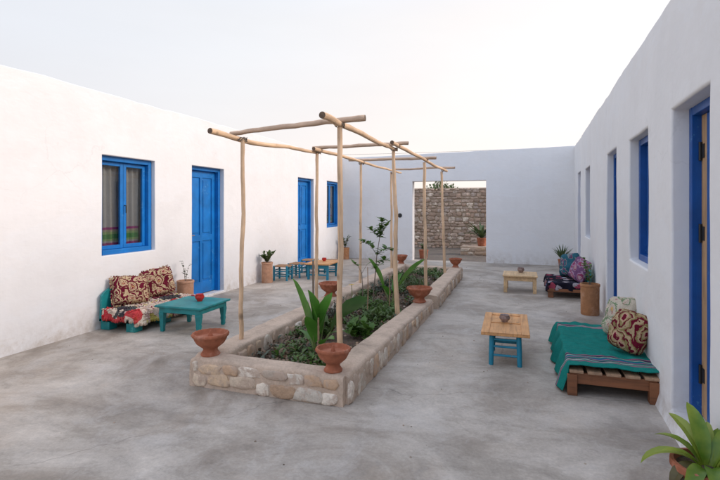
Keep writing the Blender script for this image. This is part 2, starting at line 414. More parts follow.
# ---------------------------------------------------------------- walls with openings
def wall_mesh(P, s0, s1, openings, topf, step=.2, zstep=.3, zmin=-.1):
    """P(s, z, back) -> point. openings: (s0, s1, z0, z1). Solid wall, one mesh."""
    ss = {round(s0, 3), round(s1, 3)}; zs = {zmin, 2.55}
    for a, b, c, d in openings:
        ss |= {round(a, 3), round(b, 3)}; zs |= {round(max(c, zmin), 3), round(d, 3)}
    def refine(vals, st):
        vals = sorted(vals); out = []
        for a, b in zip(vals, vals[1:]):
            n = max(1, round((b - a) / st)); out += [a + (b - a) * i / n for i in range(n)]
        return out + [vals[-1]]
    ss = refine(ss, step); zs = refine(zs, zstep)
    nS = len(ss) - 1; nZ = len(zs)            # last row goes to the top
    def ztop(s): return topf(s)
    pts = {}; m = MB(); verts = []
    def vid(i, j, bk):
        k = (i, j, bk)
        if k not in pts:
            z = zs[j] if j < nZ else ztop(ss[i]) - (0 if not bk else .01)
            pts[k] = len(verts); verts.append(P(ss[i], z, bk))
        return pts[k]
    def solid(i, j):
        if i < 0 or i >= nS or j < 0 or j >= nZ: return False
        if j == nZ - 1: return True
        sm = (ss[i] + ss[i + 1]) / 2; zm = (zs[j] + zs[j + 1]) / 2
        return not any(a < sm < b and c < zm < d for a, b, c, d in openings)
    fs = []
    for i in range(nS):
        for j in range(nZ):
            if not solid(i, j): continue
            fs.append((vid(i, j, 0), vid(i + 1, j, 0), vid(i + 1, j + 1, 0), vid(i, j + 1, 0)))
            fs.append((vid(i, j, 1), vid(i, j + 1, 1), vid(i + 1, j + 1, 1), vid(i + 1, j, 1)))
            for di, dj, e in ((-1, 0, ((i, j), (i, j + 1))), (1, 0, ((i + 1, j + 1), (i + 1, j))), (0, -1, ((i + 1, j), (i, j))), (0, 1, ((i, j + 1), (i + 1, j + 1)))):
                if not solid(i + di, j + dj):
                    (a, b), (c, d) = e
                    fs.append((vid(a, b, 0), vid(c, d, 0), vid(c, d, 1), vid(a, b, 1)))
    m.add(verts, fs); return m

XL = lambda y: -4.70 - .0195 * y
XR = lambda y: .84 + .0235 * y
def lump(a, b, seed): return .010 * N(a * .9 + seed, b * .9, seed) + .005 * N(a * 3 + seed, b * 3, 9)
# --- left house
lo = [(4.43, 5.32, .86, 2.08), (6.11, 6.96, .035, 2.09), (9.89, 10.80, .035, 2.13), (11.66, 12.62, .90, 2.14)]
hL = empty('courtyard_house', (-4.8, 6, 0), 'long sunlit white house with blue doors and windows behind the teal cushioned sofa', 'house')
OL = Vector((-4.8, 6, 0))
wl = wall_mesh(lambda s, z, b: Vector((XL(s) + lump(s, z, 1) - (.36 if b else 0), s, z)) - OL, -4.2, 13.3, lo,
               lambda s: 2.83 + .022 * N(s * .55, 3) + .012 * N(s * 2.3, 7) + .010 * N(s * 6.5, 2), .15)
wl.build('wall', PL, hL, bevel=.016, seg=3)
m = MB(); m.box(-4.4, -.42, -10.0, 7.1, 2.48, 2.6); m.build('roof', PL, hL, bevel=.01)
m = MB(); m.box(-4.6, -4.42, -10.1, 7.2, -.1, 2.8); m.box(-4.42, -.5, -10.1, -9.95, -.1, 2.8); m.box(-4.42, -.5, 7.05, 7.2, -.1, 2.8)
m.build('outer_wall', PL, hL, bevel=.01)
# --- right house
ro = [(2.97, 3.72, .09, 2.10), (4.45, 5.32, .94, 2.10), (6.11, 6.98, .035, 2.13), (9.06, 9.98, .90, 2.16), (11.0, 11.8, .035, 2.20)]
hR = empty('courtyard_house', (.95, 6, 0), 'shaded white house behind the green daybed, its wall pierced by deep blue doors and windows', 'house')
OR_ = Vector((.95, 6, 0))
def PRf(s, z, b):
    foot = .035 * max(0, 1 - z / .12) * (1 if s < 4.2 else .2)      # plastered foot swells out at the floor
    return Vector((XR(s) + lump(s, z, 5) - foot + (.36 if b else 0), s, z)) - OR_
wr = wall_mesh(PRf, -4.2, 13.3, ro, lambda s: 2.86 + .008 * (s - 4) + .02 * N(s * .6, 11) + .012 * N(s * 2.6, 4) + .012 * N(s * 6.5, 8), .15, .15)
wr.build('wall', PL, hR, bevel=.018, seg=3)
m = MB(); m.box(.5, 4.6, -10.0, 7.1, 2.5, 2.62); m.build('roof', PL, hR, bevel=.01)
m = MB(); m.box(4.62, 4.8, -10.1, 7.2, -.1, 2.85); m.box(.5, 4.62, -10.1, -9.95, -.1, 2.85); m.box(.5, 4.62, 7.05, 7.2, -.1, 2.85)
m.build('outer_wall', PL, hR, bevel=.01)
m = MB(); m.tube([(.28, 3.75, 2.9), (.281, 3.75, 3.08)], .012); m.build('vent_pipe', BLACK, hR)
m = MB(); m.tube([(.25, -2.28, 2.8), (.26, -2.28, 2.93)], .018); m.build('vent_pipe', BLACK, hR)
# --- end wall with gateway
fo = [(-2.90, -.955, -.1, 2.145)]
fw = wall_mesh(lambda s, z, b: Vector((s + 2, 12.83 + .006 * N(s, z, 3) + (.26 if b else 0) - 12.83, z)), -4.96, 1.16, fo,
               lambda s: 2.90 + .017 * (s + 2) + .01 * N(s * 1.5, 2) + .008 * N(s * 6, 2), .15)
fwo = fw.build('courtyard_wall', PL, bevel=.012, seg=3, loc=(-2, 12.83, 0))
tag(fwo, 'pale blue-white end wall with a square gateway opening onto the stone wall', 'wall')
m = MB(); m.lathe([(.06, 0), (.06, .012), (.05, .02), (.018, .022)], 20)
o = m.build('wall_socket', BLACK, None, loc=(-3.25, 12.828, 1.22), rot=(R(90), 0, 0)); tag(o, 'small round black fitting on the end wall left of the gateway', 'socket')

# ---------------------------------------------------------------- doors and windows (parts of the houses)
def frame_mb(w, z0, z1, t, d0, d1, sill=False):
    """local: x along the wall 0..w, y depth into the wall, z up"""
    m = MB(); m.box(0, t, d0, d1, z0, z1); m.box(w - t, w, d0, d1, z0, z1); m.box(t, w - t, d0 + .003, d1, z1 - t, z1)
    if sill: m.box(t, w - t, d0 - .004, d1, z0, z0 + t)
    return m
def place(o, house, x, y, z, rz):
    o.parent = house; o.location = Vector((x, y, z)) - house.location; o.rotation_euler = (0, 0, rz)
def door(house, side, y0, y1, z0, z1, depth, mat, style='panel', label=None):
    w = y1 - y0; H = z1 - z0
    t = .055; lw = w - 2 * t; ld = depth + .075
    m = MB(); zb = .012
    m.box(t, w - t, ld + .012, ld + .045, zb, H - t)
    st = .085
    if style == 'panel':
        for a, b in ((t, t + st), (w - t - st, w - t), (w / 2 - st * .35, w / 2 + st * .35)): m.box(a, b, ld - .006, ld + .014, zb, H - t)
        for a, b in ((zb, .2), (H * .42, H * .42 + .1), (H - t - .11, H - t)): m.box(t + st, w - t - st, ld - .004, ld + .013, a, b)
        for x0, x1 in ((t + st, w / 2 - st * .35), (w / 2 + st * .35, w - t - st)):
            for a, b in ((.2, H * .42), (H * .42 + .1, H - t - .11)):
                m.box(x0 + .035, x1 - .035, ld, ld + .02, a + .035, b - .035)
    leaf = m.build('door', mat, None, bevel=.004)
    if side < 0: place(leaf, house, XL(y0), y0, z0, R(90) + math.atan(.0195))
    else: place(leaf, house, XR(y1), y1, z0, R(-90) - math.atan(.0235))
    if label: leaf['label'] = label
    f = frame_mb(w, .0, H, t, depth, ld + .04).build('door_frame', mat, leaf, bevel=.004)
    h = MB(); hx = t + .05 if side < 0 else w - t - .05
    h.tube([(hx, ld - .006, H * .47), (hx, ld - .045, H * .47), (hx + (.09 if side < 0 else -.09), ld - .05, H * .47)], .008, 8)
    h.box(hx - .018, hx + .018, ld - .012, ld - .005, H * .43, H * .51)
    h.build('handle', GREYC if side < 0 else BLACK, leaf)
    return leaf
def window(house, side, y0, y1, z0, z1, depth, curtain=True, sashes=2, mat=None):
    mat = mat or BLUE
    w = y1 - y0; H = z1 - z0; t = .06
    f = frame_mb(w, 0, H, t, depth, depth + .12, True).build('window', mat, None, bevel=.005)
    if side < 0: place(f, house, XL(y0), y0, z0, R(90) + math.atan(.0195))
    else: place(f, house, XR(y1), y1, z0, R(-90) - math.atan(.0235))
    sw = (w - 2 * t) / sashes; sd = depth + .055; b = .05
    for k in range(sashes):
        x0 = t + k * sw; m = MB(); e = .002
        m.box(x0 + e, x0 + b, sd, sd + .035, t + e, H - t - e); m.box(x0 + sw - b, x0 + sw - e, sd, sd + .035, t + e, H - t - e)
        m.box(x0 + b, x0 + sw - b, sd + .002, sd + .033, t + e, t + b); m.box(x0 + b, x0 + sw - b, sd + .002, sd + .033, H - t - b, H - t - e)
        m.build('sash', mat, f, bevel=.004)
        m = MB(); m.box(x0 + b, x0 + sw - b, sd + .015, sd + .019, t + b, H - t - b); m.build('pane', GLASS, f, smooth=False)
    m = MB(); c = t + sw
    m.tube([(c + .015, sd - .002, H * .5), (c + .015, sd - .03, H * .5), (c + .015, sd - .032, H * .42)], .007, 8); m.build('latch', BLACK, f)
    if curtain:
        m = MB()
        for k in range(sashes):
            x0 = t + k * sw
            m.grid(60, 6, lambda u, v: (x0 + .01 + (sw - .02) * u, sd + .10 + .022 * math.sin(u * 24 + k + math.sin(v * 2)) + .01 * N(u * 6, v, k), t + (H - 2 * t) * v))
        cu = m.build('curtain', CURT, f); 
    m = MB(); m.box(-.02, w + .02, depth + .30, depth + .31, -.02, H + .02); m.build('backing', DARK, f, smooth=False)  # near-black panel stands in for the unlit room behind the panes
    return f
door(hL, -1, 6.11, 6.96, .035, 2.09, .075, BLUE)
door(hL, -1, 9.89, 10.80, .035, 2.13, .075, BLUE)
window(hL, -1, 4.43, 5.32, .86, 2.08, .06)
window(hL, -1, 11.66, 12.62, .90, 2.14, .06)
door(hR, 1, 6.11, 6.98, .035, 2.13, .085, DBLUE)
door(hR, 1, 11.0, 11.8, .035, 2.20, .12, DBLUE)
window(hR, 1, 4.45, 5.32, .94, 2.10, .085, False, 2, DBLUE)
window(hR, 1, 9.06, 9.98, .90, 2.16, .10, False, 2, DBLUE)
# near right door: blue frame, raw wood stile with black hinges, blue boards
y0, y1, z0, H, w = 2.97, 3.72, .09, 2.01, .75
m = MB(); ld = .16
m.box(.16, w - .055, ld + .006, ld + .04, .012, H - .055)
for k in range(4): m.box(.165 + k * .14, .165 + k * .14 + .132, ld - .006, ld + .01, .016, H - .06)
lf = m.build('door', DBLUE, None, bevel=.003); place(lf, hR, XR(y1), y1, z0, R(-90) - math.atan(.0235)); lf['label'] = 'nearest blue door with a raw wooden stile and black hinges'
frame_mb(w, 0, H, .055, .10, .20).build('door_frame', DBLUE, lf, bevel=.006)
m = MB(); m.box(.056, .158, ld - .004, ld + .04, .012, H - .057); m.build('stile', DOORW, lf, bevel=.003)
for hz in (.28, 1.19, 1.72):
    m = MB(); m.tube([(.068, ld - .014, hz - .06), (.068, ld - .014, hz + .06)], .010, 10); m.box(.07, .12, ld - .009, ld - .004, hz - .045, hz + .045); m.build('hinge', BLACK, lf)
m = MB(); m.tube([(w - .12, ld - .006, .95), (w - .12, ld - .05, .96), (w - .12, ld - .05, 1.08), (w - .12, ld - .006, 1.09)], .009); m.build('handle', BLACK, lf)

# ---------------------------------------------------------------- stones
def stones(m, O, U, V, Nn, w, h, sw, sh, pal, prot=.012, seed=1, gap=.012, topf=None):
    r = random.Random(seed); O, U, V, Nn = map(Vector, (O, U, V, Nn)); z = 0; row = 0
    flip = U.cross(V).dot(Nn) < 0
    while z < h - sh * .35:
        rh = min(r.uniform(sh * .6, sh * 1.45), h - z)
        if h - z - rh < sh * .45: rh = h - z
        x = -r.uniform(0, sw * .5)
        while x < w:
            cw = r.uniform(sw * .55, sw * 1.5); a = max(x, 0); b = min(x + cw, w); x += cw
            if b - a < sw * .3: continue
            rr = rh
            cx, cz = (a + b) / 2, z + rr / 2 + r.uniform(-.17, .17) * rr
            hw, hh = (b - a) / 2 - gap * r.uniform(.4, 1.2), rr / 2 - gap * r.uniform(.4, 1.1)
            if topf and cz + hh > topf(cx) - .015: hh = max(.012, topf(cx) - .015 - cz)
            if hw < .01 or hh < .01: continue
            n = 12; p = prot * r.uniform(.5, 1.3); ang = r.uniform(-.14, .14); sx = r.uniform(-.4, .4)
            ph = r.uniform(0, 99); ex = r.uniform(.45, .8); jit = [1 + r.uniform(-.12, .20) for _ in range(12)]
            vs = []
            for sc, dn in ((1, -.012), (.95, p * .45), (.8, p * .85), (.45, p)):
                for k in range(n):
                    t = 2 * math.pi * k / n; c, s_ = math.cos(t), math.sin(t)
                    q = jit[k] * (1 + .22 * N(c * 1.3 + ph, s_ * 1.3, sc * .3))
                    px = math.copysign(abs(c) ** ex, c) * hw * q * sc; pz = math.copysign(abs(s_) ** ex, s_) * hh * q * sc
                    px, pz = px * math.cos(ang) - pz * math.sin(ang) * .6 + sx * pz * .3, pz * math.cos(ang) + px * math.sin(ang) * .3
                    dd = dn + (prot * .45 * N(px * 22 + ph, pz * 22, ph) if sc < 1 else 0)
                    vs.append(O + U * (cx + px) + V * (cz + pz) + Nn * dd)
            vs.append(O + U * cx + V * cz + Nn * p)
            fs = []
            for i in range(3):
                for k in range(n):
                    f = (i * n + k, i * n + (k + 1) % n, (i + 1) * n + (k + 1) % n, (i + 1) * n + k); fs.append(f[::-1] if flip else f)
            for k in range(n):
                f = (3 * n + k, 3 * n + (k + 1) % n, 4 * n); fs.append(f[::-1] if flip else f)
            c0 = r.choice(pal); kk = r.uniform(.78, 1.18); m.col = tuple(min(.8, c * kk) for c in c0)
            m.add(vs, fs)
        z += rh; row += 1
def sweep_wall(m, p0, p1, wd, h0, h1, rnd_=.030, amp=.011, seed=0):
    p0, p1 = Vector((*p0, 0)), Vector((*p1, 0)); L = (p1 - p0).length; d = (p1 - p0) / L; s = Vector((d.y, -d.x, 0))
    n = max(4, int(L / .05)); prof = []
    for k in range(5): prof.append((-wd / 2, k / 5))
    for k in range(5): a = math.pi - math.pi / 2 * k / 4; prof.append((-wd / 2 + rnd_ + math.cos(a) * rnd_, ('t', math.sin(a))))
    for k in range(1, 5): prof.append((-wd / 2 + rnd_ + (wd - 2 * rnd_) * k / 5, ('t', 1)))
    for k in range(5): a = math.pi / 2 - math.pi / 2 * k / 4; prof.append((wd / 2 - rnd_ + math.cos(a) * rnd_, ('t', math.sin(a))))
    for k in range(4, -1, -1): prof.append((wd / 2, k / 5))
    vs = []; P = len(prof)
    for i in range(n + 1):
        t = i / n; hh = h0 + (h1 - h0) * t; q = p0 + d * L * t
        endk = 1.0
        dist = min(t, 1 - t) * L
        sh = .0 if dist > .03 else (1 - dist / .03)
        for o, z in prof:
            zz = (hh - rnd_) * z if not isinstance(z, tuple) else hh - rnd_ + rnd_ * z[1]
            if isinstance(z, tuple): zz -= sh * .018
            w = q + s * o * (1 - .04 * sh) + Vector((0, 0, zz - .02 * (1 if zz == 0 else 0)))
            ww = w + Vector((N(w.x * 7, w.y * 7, w.z * 7 + seed), N(w.x * 7 + 5, w.y * 7, w.z * 7), 1.2 * N(w.x * 5, w.y * 5 + 9, seed))) * amp
            vs.append(ww)
    fs = []
    for i in range(n):
        for k in range(P - 1):
            a = i * P + k; fs.append((a, a + P, a + P + 1, a + 1))
    fs.append(tuple(range(P))); fs.append(tuple(range(n * P, (n + 1) * P))[::-1])
    m.add(vs, fs)
PALP = [(.58, .46, .34), (.50, .36, .25), (.66, .57, .46), (.50, .33, .21), (.40, .32, .25), (.60, .43, .28), (.72, .63, .52)]
PO = Vector((-1.9, 6.6, 0))
planter = empty('stone_planter', PO, 'long low stone and mortar planter bed standing under the pole pergola', 'planter')
m = MB(); m.m = 0
X0, X1 = -2.60, -1.225
sweep_wall(m, (X0 + .02, 3.335), (X1 - .02, 3.335), .19, .232, .226, seed=1)                 # front
sweep_wall(m, (X0 + .13, 3.30), (X0 + .10, 9.98), .25, .238, .245, seed=2)                   # left
sweep_wall(m, (X1 - .105, 3.30), (X1 - .085, 6.62), .225, .229, .175, seed=3)                # right, first run
sweep_wall(m, (X1 - .07, 6.80), (X1 - .115, 10.08), .25, .205, .215, seed=4)                 # right, second run
sweep_wall(m, (X0 + .1, 9.97), (X1 - .1, 9.97), .2, .224, .21, seed=5)                       # back
m.col = (.4, .32, .27)
m.v = [tuple(Vector(v) - PO) for v in m.v]
body = m
st = MB(); st.m = 1
stones(st, (X0 + .05, 3.238, .012), (1, 0, 0), (0, 0, 1), (0, -1, 0), 1.27, .19, .16, .105, PALP, .012, 12, .004)
stones(st, (X1 + .008, 3.30, .008), (.006, 1, 0), (0, 0, 1), (1, 0, 0), 3.27, .185, .10, .19, PALP, .012, 4, .003, lambda x: .20 - .016 * x)
stones(st, (X1 + .058, 6.85, .008), (-.014, 1, 0), (0, 0, 1), (1, 0, 0), 3.15, .16, .11, .17, PALP, .012, 5, .003)
stones(st, (X0 + .258, 3.46, .03), (-.004, 1, 0), (0, 0, 1), (1, 0, 0), 6.3, .175, .17, .12, PALP, .012, 6, .014)
stones(st, (X0 + .004, 3.30, .008), (-.004, 1, 0), (0, 0, 1), (-1, 0, 0), 6.5, .19, .16, .12, PALP, .012, 8, .014)
stones(st, (X0 + .25, 9.872, .03), (1, 0, 0), (0, 0, 1), (0, -1, 0), 1.0, .15, .17, .12, PALP, .012, 7, .014)
off = len(body.v)
body.v += [tuple(Vector(v) - PO) for v in st.v]; body.f += [tuple(i + off for i in f) for f in st.f]; body.mi += [1] * len(st.f); body.c += st.c
body.c = [(.4, .32, .27) if c == (1, 1, 1) else c for c in body.c]
body.build('planter_wall', [MORT, STONE], planter, sharp=60)
def soilz(x, y): return .085 + .02 * N(x * 2.5, y * 2.5) + .012 * N(x * 9, y * 9)
m = MB(); m.grid(26, 120, lambda u, v: Vector((X0 + .15 + (X1 - X0 - .28) * u, 3.36 + 6.55 * v, soilz(X0 + .15 + 1.1 * u, 3.36 + 6.55 * v))) - PO)
m.build('soil', SOIL, planter, sharp=180)

# stone wall beyond the gateway
PALW = [(.50, .37, .28), (.42, .30, .22), (.60, .46, .36), (.36, .25, .18), (.54, .37, .27), (.46, .37, .31), (.72, .60, .48)]
SO = Vector((-2.2, 17.2, 0))
m = MB(); m.col = (.2, .15, .1)
m.grid(60, 12, lambda u, v: Vector((-4.5 + 9 * u, .02 * N(u * 30, v * 8, 1), -.05 + 2.16 * v + (.04 * N(u * 22, 5) if v == 1 else 0))))
m.grid(60, 2, lambda u, v: Vector((-4.5 + 9 * u, .45 * v + .002, 2.11 + (.04 * N(u * 22, 5) if v == 0 else .03))))
m.box(-4.5, 4.5, .03, .45, -.05, 2.08)
k0 = len(m.f); m.m = 1
stones(m, (-4.4, -.004, -.02), (1, 0, 0), (0, 0, 1), (0, -1, 0), 8.4, 2.13, .21, .115, PALW, .028, 21, .006)
sw_ = m.build('stone_wall', [MORTD, STONEW], None, sharp=50, loc=SO); tag(sw_, 'brown rubble stone wall seen through the gateway beyond the end wall', 'wall')
m = MB(); m.col = (.3, .22, .17); sweep_wall(m, (-1.85, 15.0), (1.6, 15.0), .5, .27, .27, seed=8)
m.m = 1; stones(m, (-1.84, 14.748, 0), (1, 0, 0), (0, 0, 1), (0, -1, 0), 3.3, .24, .24, .17, PALP, .02, 31)
m.v = [tuple(Vector(v) - Vector((-1, 15, 0))) for v in m.v]
o = m.build('stone_ledge', [MORT, STONE], None, sharp=60, loc=(-1, 15, 0)); tag(o, 'low pinkish stone ledge beyond the gateway carrying a potted agave', 'ledge')

# ---------------------------------------------------------------- pergola
pg = empty('pergola', (-1.95, 6.4, 0), 'open pergola of peeled wooden poles standing over the stone planter', 'pergola')
PG = pg.location
def pole(name, p0, p1, r0, r1, bend=.02, seed=0, mat=POLE, mid=None):
    p0, p1 = Vector(p0) - PG, Vector(p1) - PG; n = 22; d = p1 - p0
    a = Vector((0, 0, 1)) if abs(d.normalized().z) < .9 else Vector((1, 0, 0))
    u = d.cross(a).normalized(); w = d.cross(u).normalized(); pts = []; rs = []
    for i in range(n + 1):
        t = i / n; e = math.sin(math.pi * t)
        q = p0 + d * t + u * bend * .7 * (N(t * 2.2 + seed, seed) * 1.6) * e + w * bend * .7 * (N(t * 2.2, seed + 7) * 1.6) * e
        if mid: q += Vector(mid) * e
        q += Vector((N(t * 9, seed), N(t * 9, seed + 3), N(t * 9, seed + 5))) * .008
        pts.append(q); rs.append((r0 + (r1 - r0) * t) * .74 * (1 + .16 * N(t * 13, seed + 1)))
    m = MB(); m.tube(pts, rs, 14, caps=False)
    m.m = 1; k = len(pts) - 1
    for idx in (0, k):
        t_ = (pts[1] - pts[0]).normalized() if idx == 0 else (pts[-1] - pts[-2]).normalized()
        ring = m.v[idx * 14:(idx + 1) * 14]; sg = -1 if idx == 0 else 1
        c = pts[idx] + t_ * .002 * sg
        base = [Vector(p) for p in ring]
        m.add(base + [c], [((j + 1) % 14, j, 14) if idx == 0 else (j, (j + 1) % 14, 14) for j in range(14)])
    return m.build(name, [mat, ENDG], pg, sharp=60)
H_ = 2.145
pole('post', (-2.47, 3.82, .20), (-2.44, 3.80, 2.065), .028, .024, .04, 1)
pole('post', (-2.49, 5.55, .20), (-2.475, 5.54, 2.13), .029, .026, .025, 2)
pole('post', (-2.48, 7.22, .20), (-2.46, 7.20, 2.145), .029, .025, .02, 3)
pole('post', (-2.47, 9.10, .20), (-2.49, 9.12, 2.13), .034, .027, .02, 4)
pole('post', (-1.49, 3.83, .02), (-1.50, 3.83, 2.135), .034, .030, .03, 5)
pole('post', (-1.445, 5.60, .10), (-1.515, 5.66, 2.13), .040, .028, .04, 6)
pole('post', (-1.445, 7.33, .10), (-1.47, 7.33, 2.14), .036, .030, .02, 7)
pole('post', (-1.43, 9.10, .10), (-1.50, 9.12, 2.12), .036, .030, .02, 8)
pole('rail', (-2.50, 3.40, 2.09), (-2.49, 5.62, 2.145), .034, .026, .03, 11, POLEX, (0, 0, -.025))
pole('rail', (-2.45, 5.38, 2.165), (-2.42, 9.64, 2.155), .032, .022, .035, 12, POLEX)
pole('rail', (-1.49, 3.43, 2.165), (-1.50, 5.72, 2.155), .038, .028, .025, 13, POLEX)
pole('rail', (-1.45, 5.35, 2.195), (-1.42, 9.26, 2.14), .032, .030, .035, 14, POLEX)
pole('crossbeam', (-2.59, 3.83, 2.130), (-1.28, 3.86, 2.205), .028, .036, .012, 15, POLEC, (0, 0, .008))
pole('crossbeam', (-2.55, 5.57, 2.20), (-1.32, 5.62, 2.215), .028, .030, .012, 16, POLEC)
pole('crossbeam', (-2.68, 7.24, 2.205), (-1.28, 7.30, 2.20), .028, .031, .016, 17, POLEC)
pole('crossbeam', (-2.46, 9.13, 2.19), (-1.25, 9.15, 2.195), .024, .027, .016, 18, POLEC)
for x, y, z in ((-2.45, 3.81, 2.07), (-2.475, 5.55, 2.14), (-2.455, 7.21, 2.14), (-2.45, 9.11, 2.12), (-1.5, 3.83, 2.15), (-1.5, 5.64, 2.15), (-1.45, 7.33, 2.19), (-1.46, 9.12, 2.14)):
    m = MB(); m.tube([Vector((x + .042 * math.cos(a * .7), y + .042 * math.sin(a * .7), z + .02 * math.sin(a * 1.9))) - PG for a in range(0, 22)], .0045, 6)
    m.build('rope_tie', BARK, pg)

# ---------------------------------------------------------------- pots
def bowl(loc, R_, H, label, seed, cat='bowl'):
    o = empty('terracotta_bowl', loc, label, cat, 'terracotta bowls on the planter wall', rz=seed * 1.3)
    m = MB()
    prof = [(.52, 0), (.54, .05), (.50, .10), (.41, .20), (.39, .27), (.43, .33), (.58, .42), (.76, .54), (.88, .70), (.93, .82), (1.0, .87), (1.01, .93), (.97, .99), (.90, 1.0), (.86, .95), (.83, .84), (.60, .68), (.0001, .62)]
    m.lathe([(r * R_, z * H) for r, z in prof], 72, mod=lambda i, a, r, z: (r * (1 + (.034 * math.cos(20 * a) if 10 <= i <= 13 else 0) + .01 * N(a, i, seed)), z + .002 * N(a * 2, i * .2, seed)))
    m.build('bowl_body', TERRA, o, sharp=50)
    m = MB(); m.lathe([(.80 * R_, .80 * H), (.5 * R_, .82 * H), (.14 * R_, .83 * H), (.07 * R_, 1.04 * H), (.045 * R_, 1.08 * H)], 20, mod=lambda i, a, r, z: (r, z + .004 * N(a * 3, i, seed)))
    m.build('lid', TERRA, o, sharp=60)
    return o
bowl((-2.455, 3.345, .232), .147, .185, 'wide terracotta bowl on the near left corner of the planter wall', 1)
bowl((-1.355, 3.325, .228), .130, .175, 'wide terracotta bowl on the near right corner of the planter wall', 2)
bowl((-2.50, 6.04, .238), .158, .185, 'terracotta bowl on the long left planter wall, in front of the teal stools', 3)
bowl((-1.335, 6.32, .182), .168, .20, 'terracotta bowl at the step of the right planter wall', 4)
bowl((-1.345, 9.93, .21), .130, .19, 'terracotta bowl on the far right corner of the planter wall near the gateway', 5)
bowl((-2.50, 9.97, .236), .135, .19, 'terracotta bowl on the far left corner of the planter wall, half hidden by poles', 6)

def pot_mb(R_, H, taper=.88, rim=.012, n=36):
    m = MB(); m.lathe([(R_ * taper, 0), (R_ * (taper + .03), .01), (R_ * (1 + taper) / 2, H * .5), (R_ * .985, H - .035), (R_ + rim * .5, H - .03), (R_ + rim * .5, H - .006), (R_ + rim * .3, H), (R_ - .012, H), (R_ - .018, H - .03), (.001, H - .035)], n,
                mod=lambda i, a, r, z: (r * (1 + .012 * N(math.cos(a) * 2, math.sin(a) * 2, z * 4)), z)); return m
def twigs(m, base, h, n, leaf, spread, r0=.006, up=1.0, seed=0, lw=.5, leaves=10):
    """thin branching stems; returns leaf positions"""
    r = random.Random(seed); out = []
    for k in range(n):
        az = r.uniform(0, 6.28); sp = spread * r.uniform(.3, 1); hh = h * r.uniform(.65, 1)
        pts = [Vector(base)]; S = 8
        for i in range(1, S + 1):
            t = i / S
            pts.append(Vector(base) + Vector((math.cos(az) * sp * t ** 1.4 + .02 * N(t * 3, k, seed), math.sin(az) * sp * t ** 1.4 + .02 * N(t * 3, k + 5, seed), hh * t)))
        m.tube(pts, [r0 * (1 - .75 * i / S) for i in range(S + 1)], 6)
        for j in range(leaves):
            t = .25 + .75 * j / leaves; i = min(S - 1, int(t * S)); f = t * S - i
            out.append((pts[i].lerp(pts[i + 1], f), az + r.uniform(-2.4, 2.4)))
        out.append((pts[-1], az))
    return out
def leafy(m, spots, L, W, seed=0, e=(0.1, .9), droop=.7, segs=3):
    r = random.Random(seed)
    for p, az in spots:
        k = r.uniform(.65, 1.15); e0 = r.uniform(*e)
        m.blade(p, az + r.uniform(-.5, .5), L * k, W * k, e0, e0 - droop * r.uniform(.3, 1.2), segs, .12, .45)

def potted(loc, R_, H, pm, label, taper=.88, rz=0, group=None):
    o = empty('potted_plant', loc, label, 'potted plant', group, rz)
    pot_mb(R_, H, taper).build('pot', pm, o, sharp=45)
    m = MB(); m.lathe([(R_ - .014, H - .028), (R_ * .5, H - .02), (.002, H - .022)], 20); m.build('soil', SOIL, o)
    return o
# by left door
o = potted((-4.64, 5.74, 0), .115, .39, TPOT, 'tall straight clay pot with a sparse dark seedling beside the left house\'s nearest door', .95)
m = MB(); sp = twigs(m, (0, 0, .36), .34, 3, None, .07, .004, seed=12, leaves=6); m.build('stem', BARK, o)
m = MB(); leafy(m, sp, .055, .032, 4); m.build('leaves', L_SM, o)
# next pot on left
o = potted((-4.69, 8.15, 0), .105, .39, TPOT, 'tall clay pot with a bushy jade plant against the left wall beside the stools', .97)
m = MB(); sp = twigs(m, (0, 0, .36), .23, 20, None, .14, .006, seed=3, leaves=10); m.build('stem', BARK, o)
m = MB(); leafy(m, sp, .06, .045, 5, (.3, 1.2), .3); m.build('leaves', L_BRI if False else L_GC, o)
# far left corner
o = potted((-4.74, 12.5, 0), .12, .32, BPOT, 'clay pot with a dark leafy plant in the far left corner behind the pergola', .9)
m = MB(); sp = twigs(m, (0, 0, .3), .38, 9, None, .14, .006, seed=5, leaves=9); m.build('stem', BARK, o)
m = MB(); leafy(m, sp, .09, .05, 6); m.build('leaves', L_GC, o)
# right tall pot
o = potted((.83, 7.14, 0), .12, .415, BPOT, 'tall ochre clay pot with a thin seedling between the two cushioned benches on the right', .93)
m = MB(); sp = twigs(m, (0, 0, .38), .38, 5, None, .10, .005, seed=8, leaves=7); m.build('stem', BARK, o)
m = MB(); leafy(m, sp, .085, .05, 8); m.build('leaves', L_BRI, o)
# far right corner, spiky
o = potted((.83, 12.35, 0), .085, .21, TERRA, 'small terracotta pot of spiky upright leaves in the far right corner', .75)
m = MB(); r = random.Random(5)
for k in range(34): m.blade((0, 0, .19), r.uniform(0, 6.28), r.uniform(.25, .42), .035, R(r.uniform(45, 88)), R(r.uniform(20, 70)), 5, .2, .4)
m.build('leaves', L_AG, o)
# agave on ledge
o = potted((-1.24, 14.98, .275), .15, .24, TERRA, 'agave with drooping dark blades in a terracotta pot on the low stone ledge', .75)
m = MB(); r = random.Random(9)
for k in range(26): m.blade((0, 0, .22), r.uniform(0, 6.28), r.uniform(.5, .85), .08, R(r.uniform(30, 88)), R(r.uniform(-50, 50)), 6, .2, .4)
m.build('leaves', L_AG, o)
o = potted((-2.72, 13.45, 0), .13, .24, TERRA, 'low terracotta pot of green leaves just inside the left edge of the gateway', .8)
m = MB(); sp = twigs(m, (0, 0, .22), .2, 8, None, .12, .005, seed=15, leaves=8); m.build('stem', BARK, o)
m = MB(); leafy(m, sp, .09, .05, 16); m.build('leaves', L_GC, o)
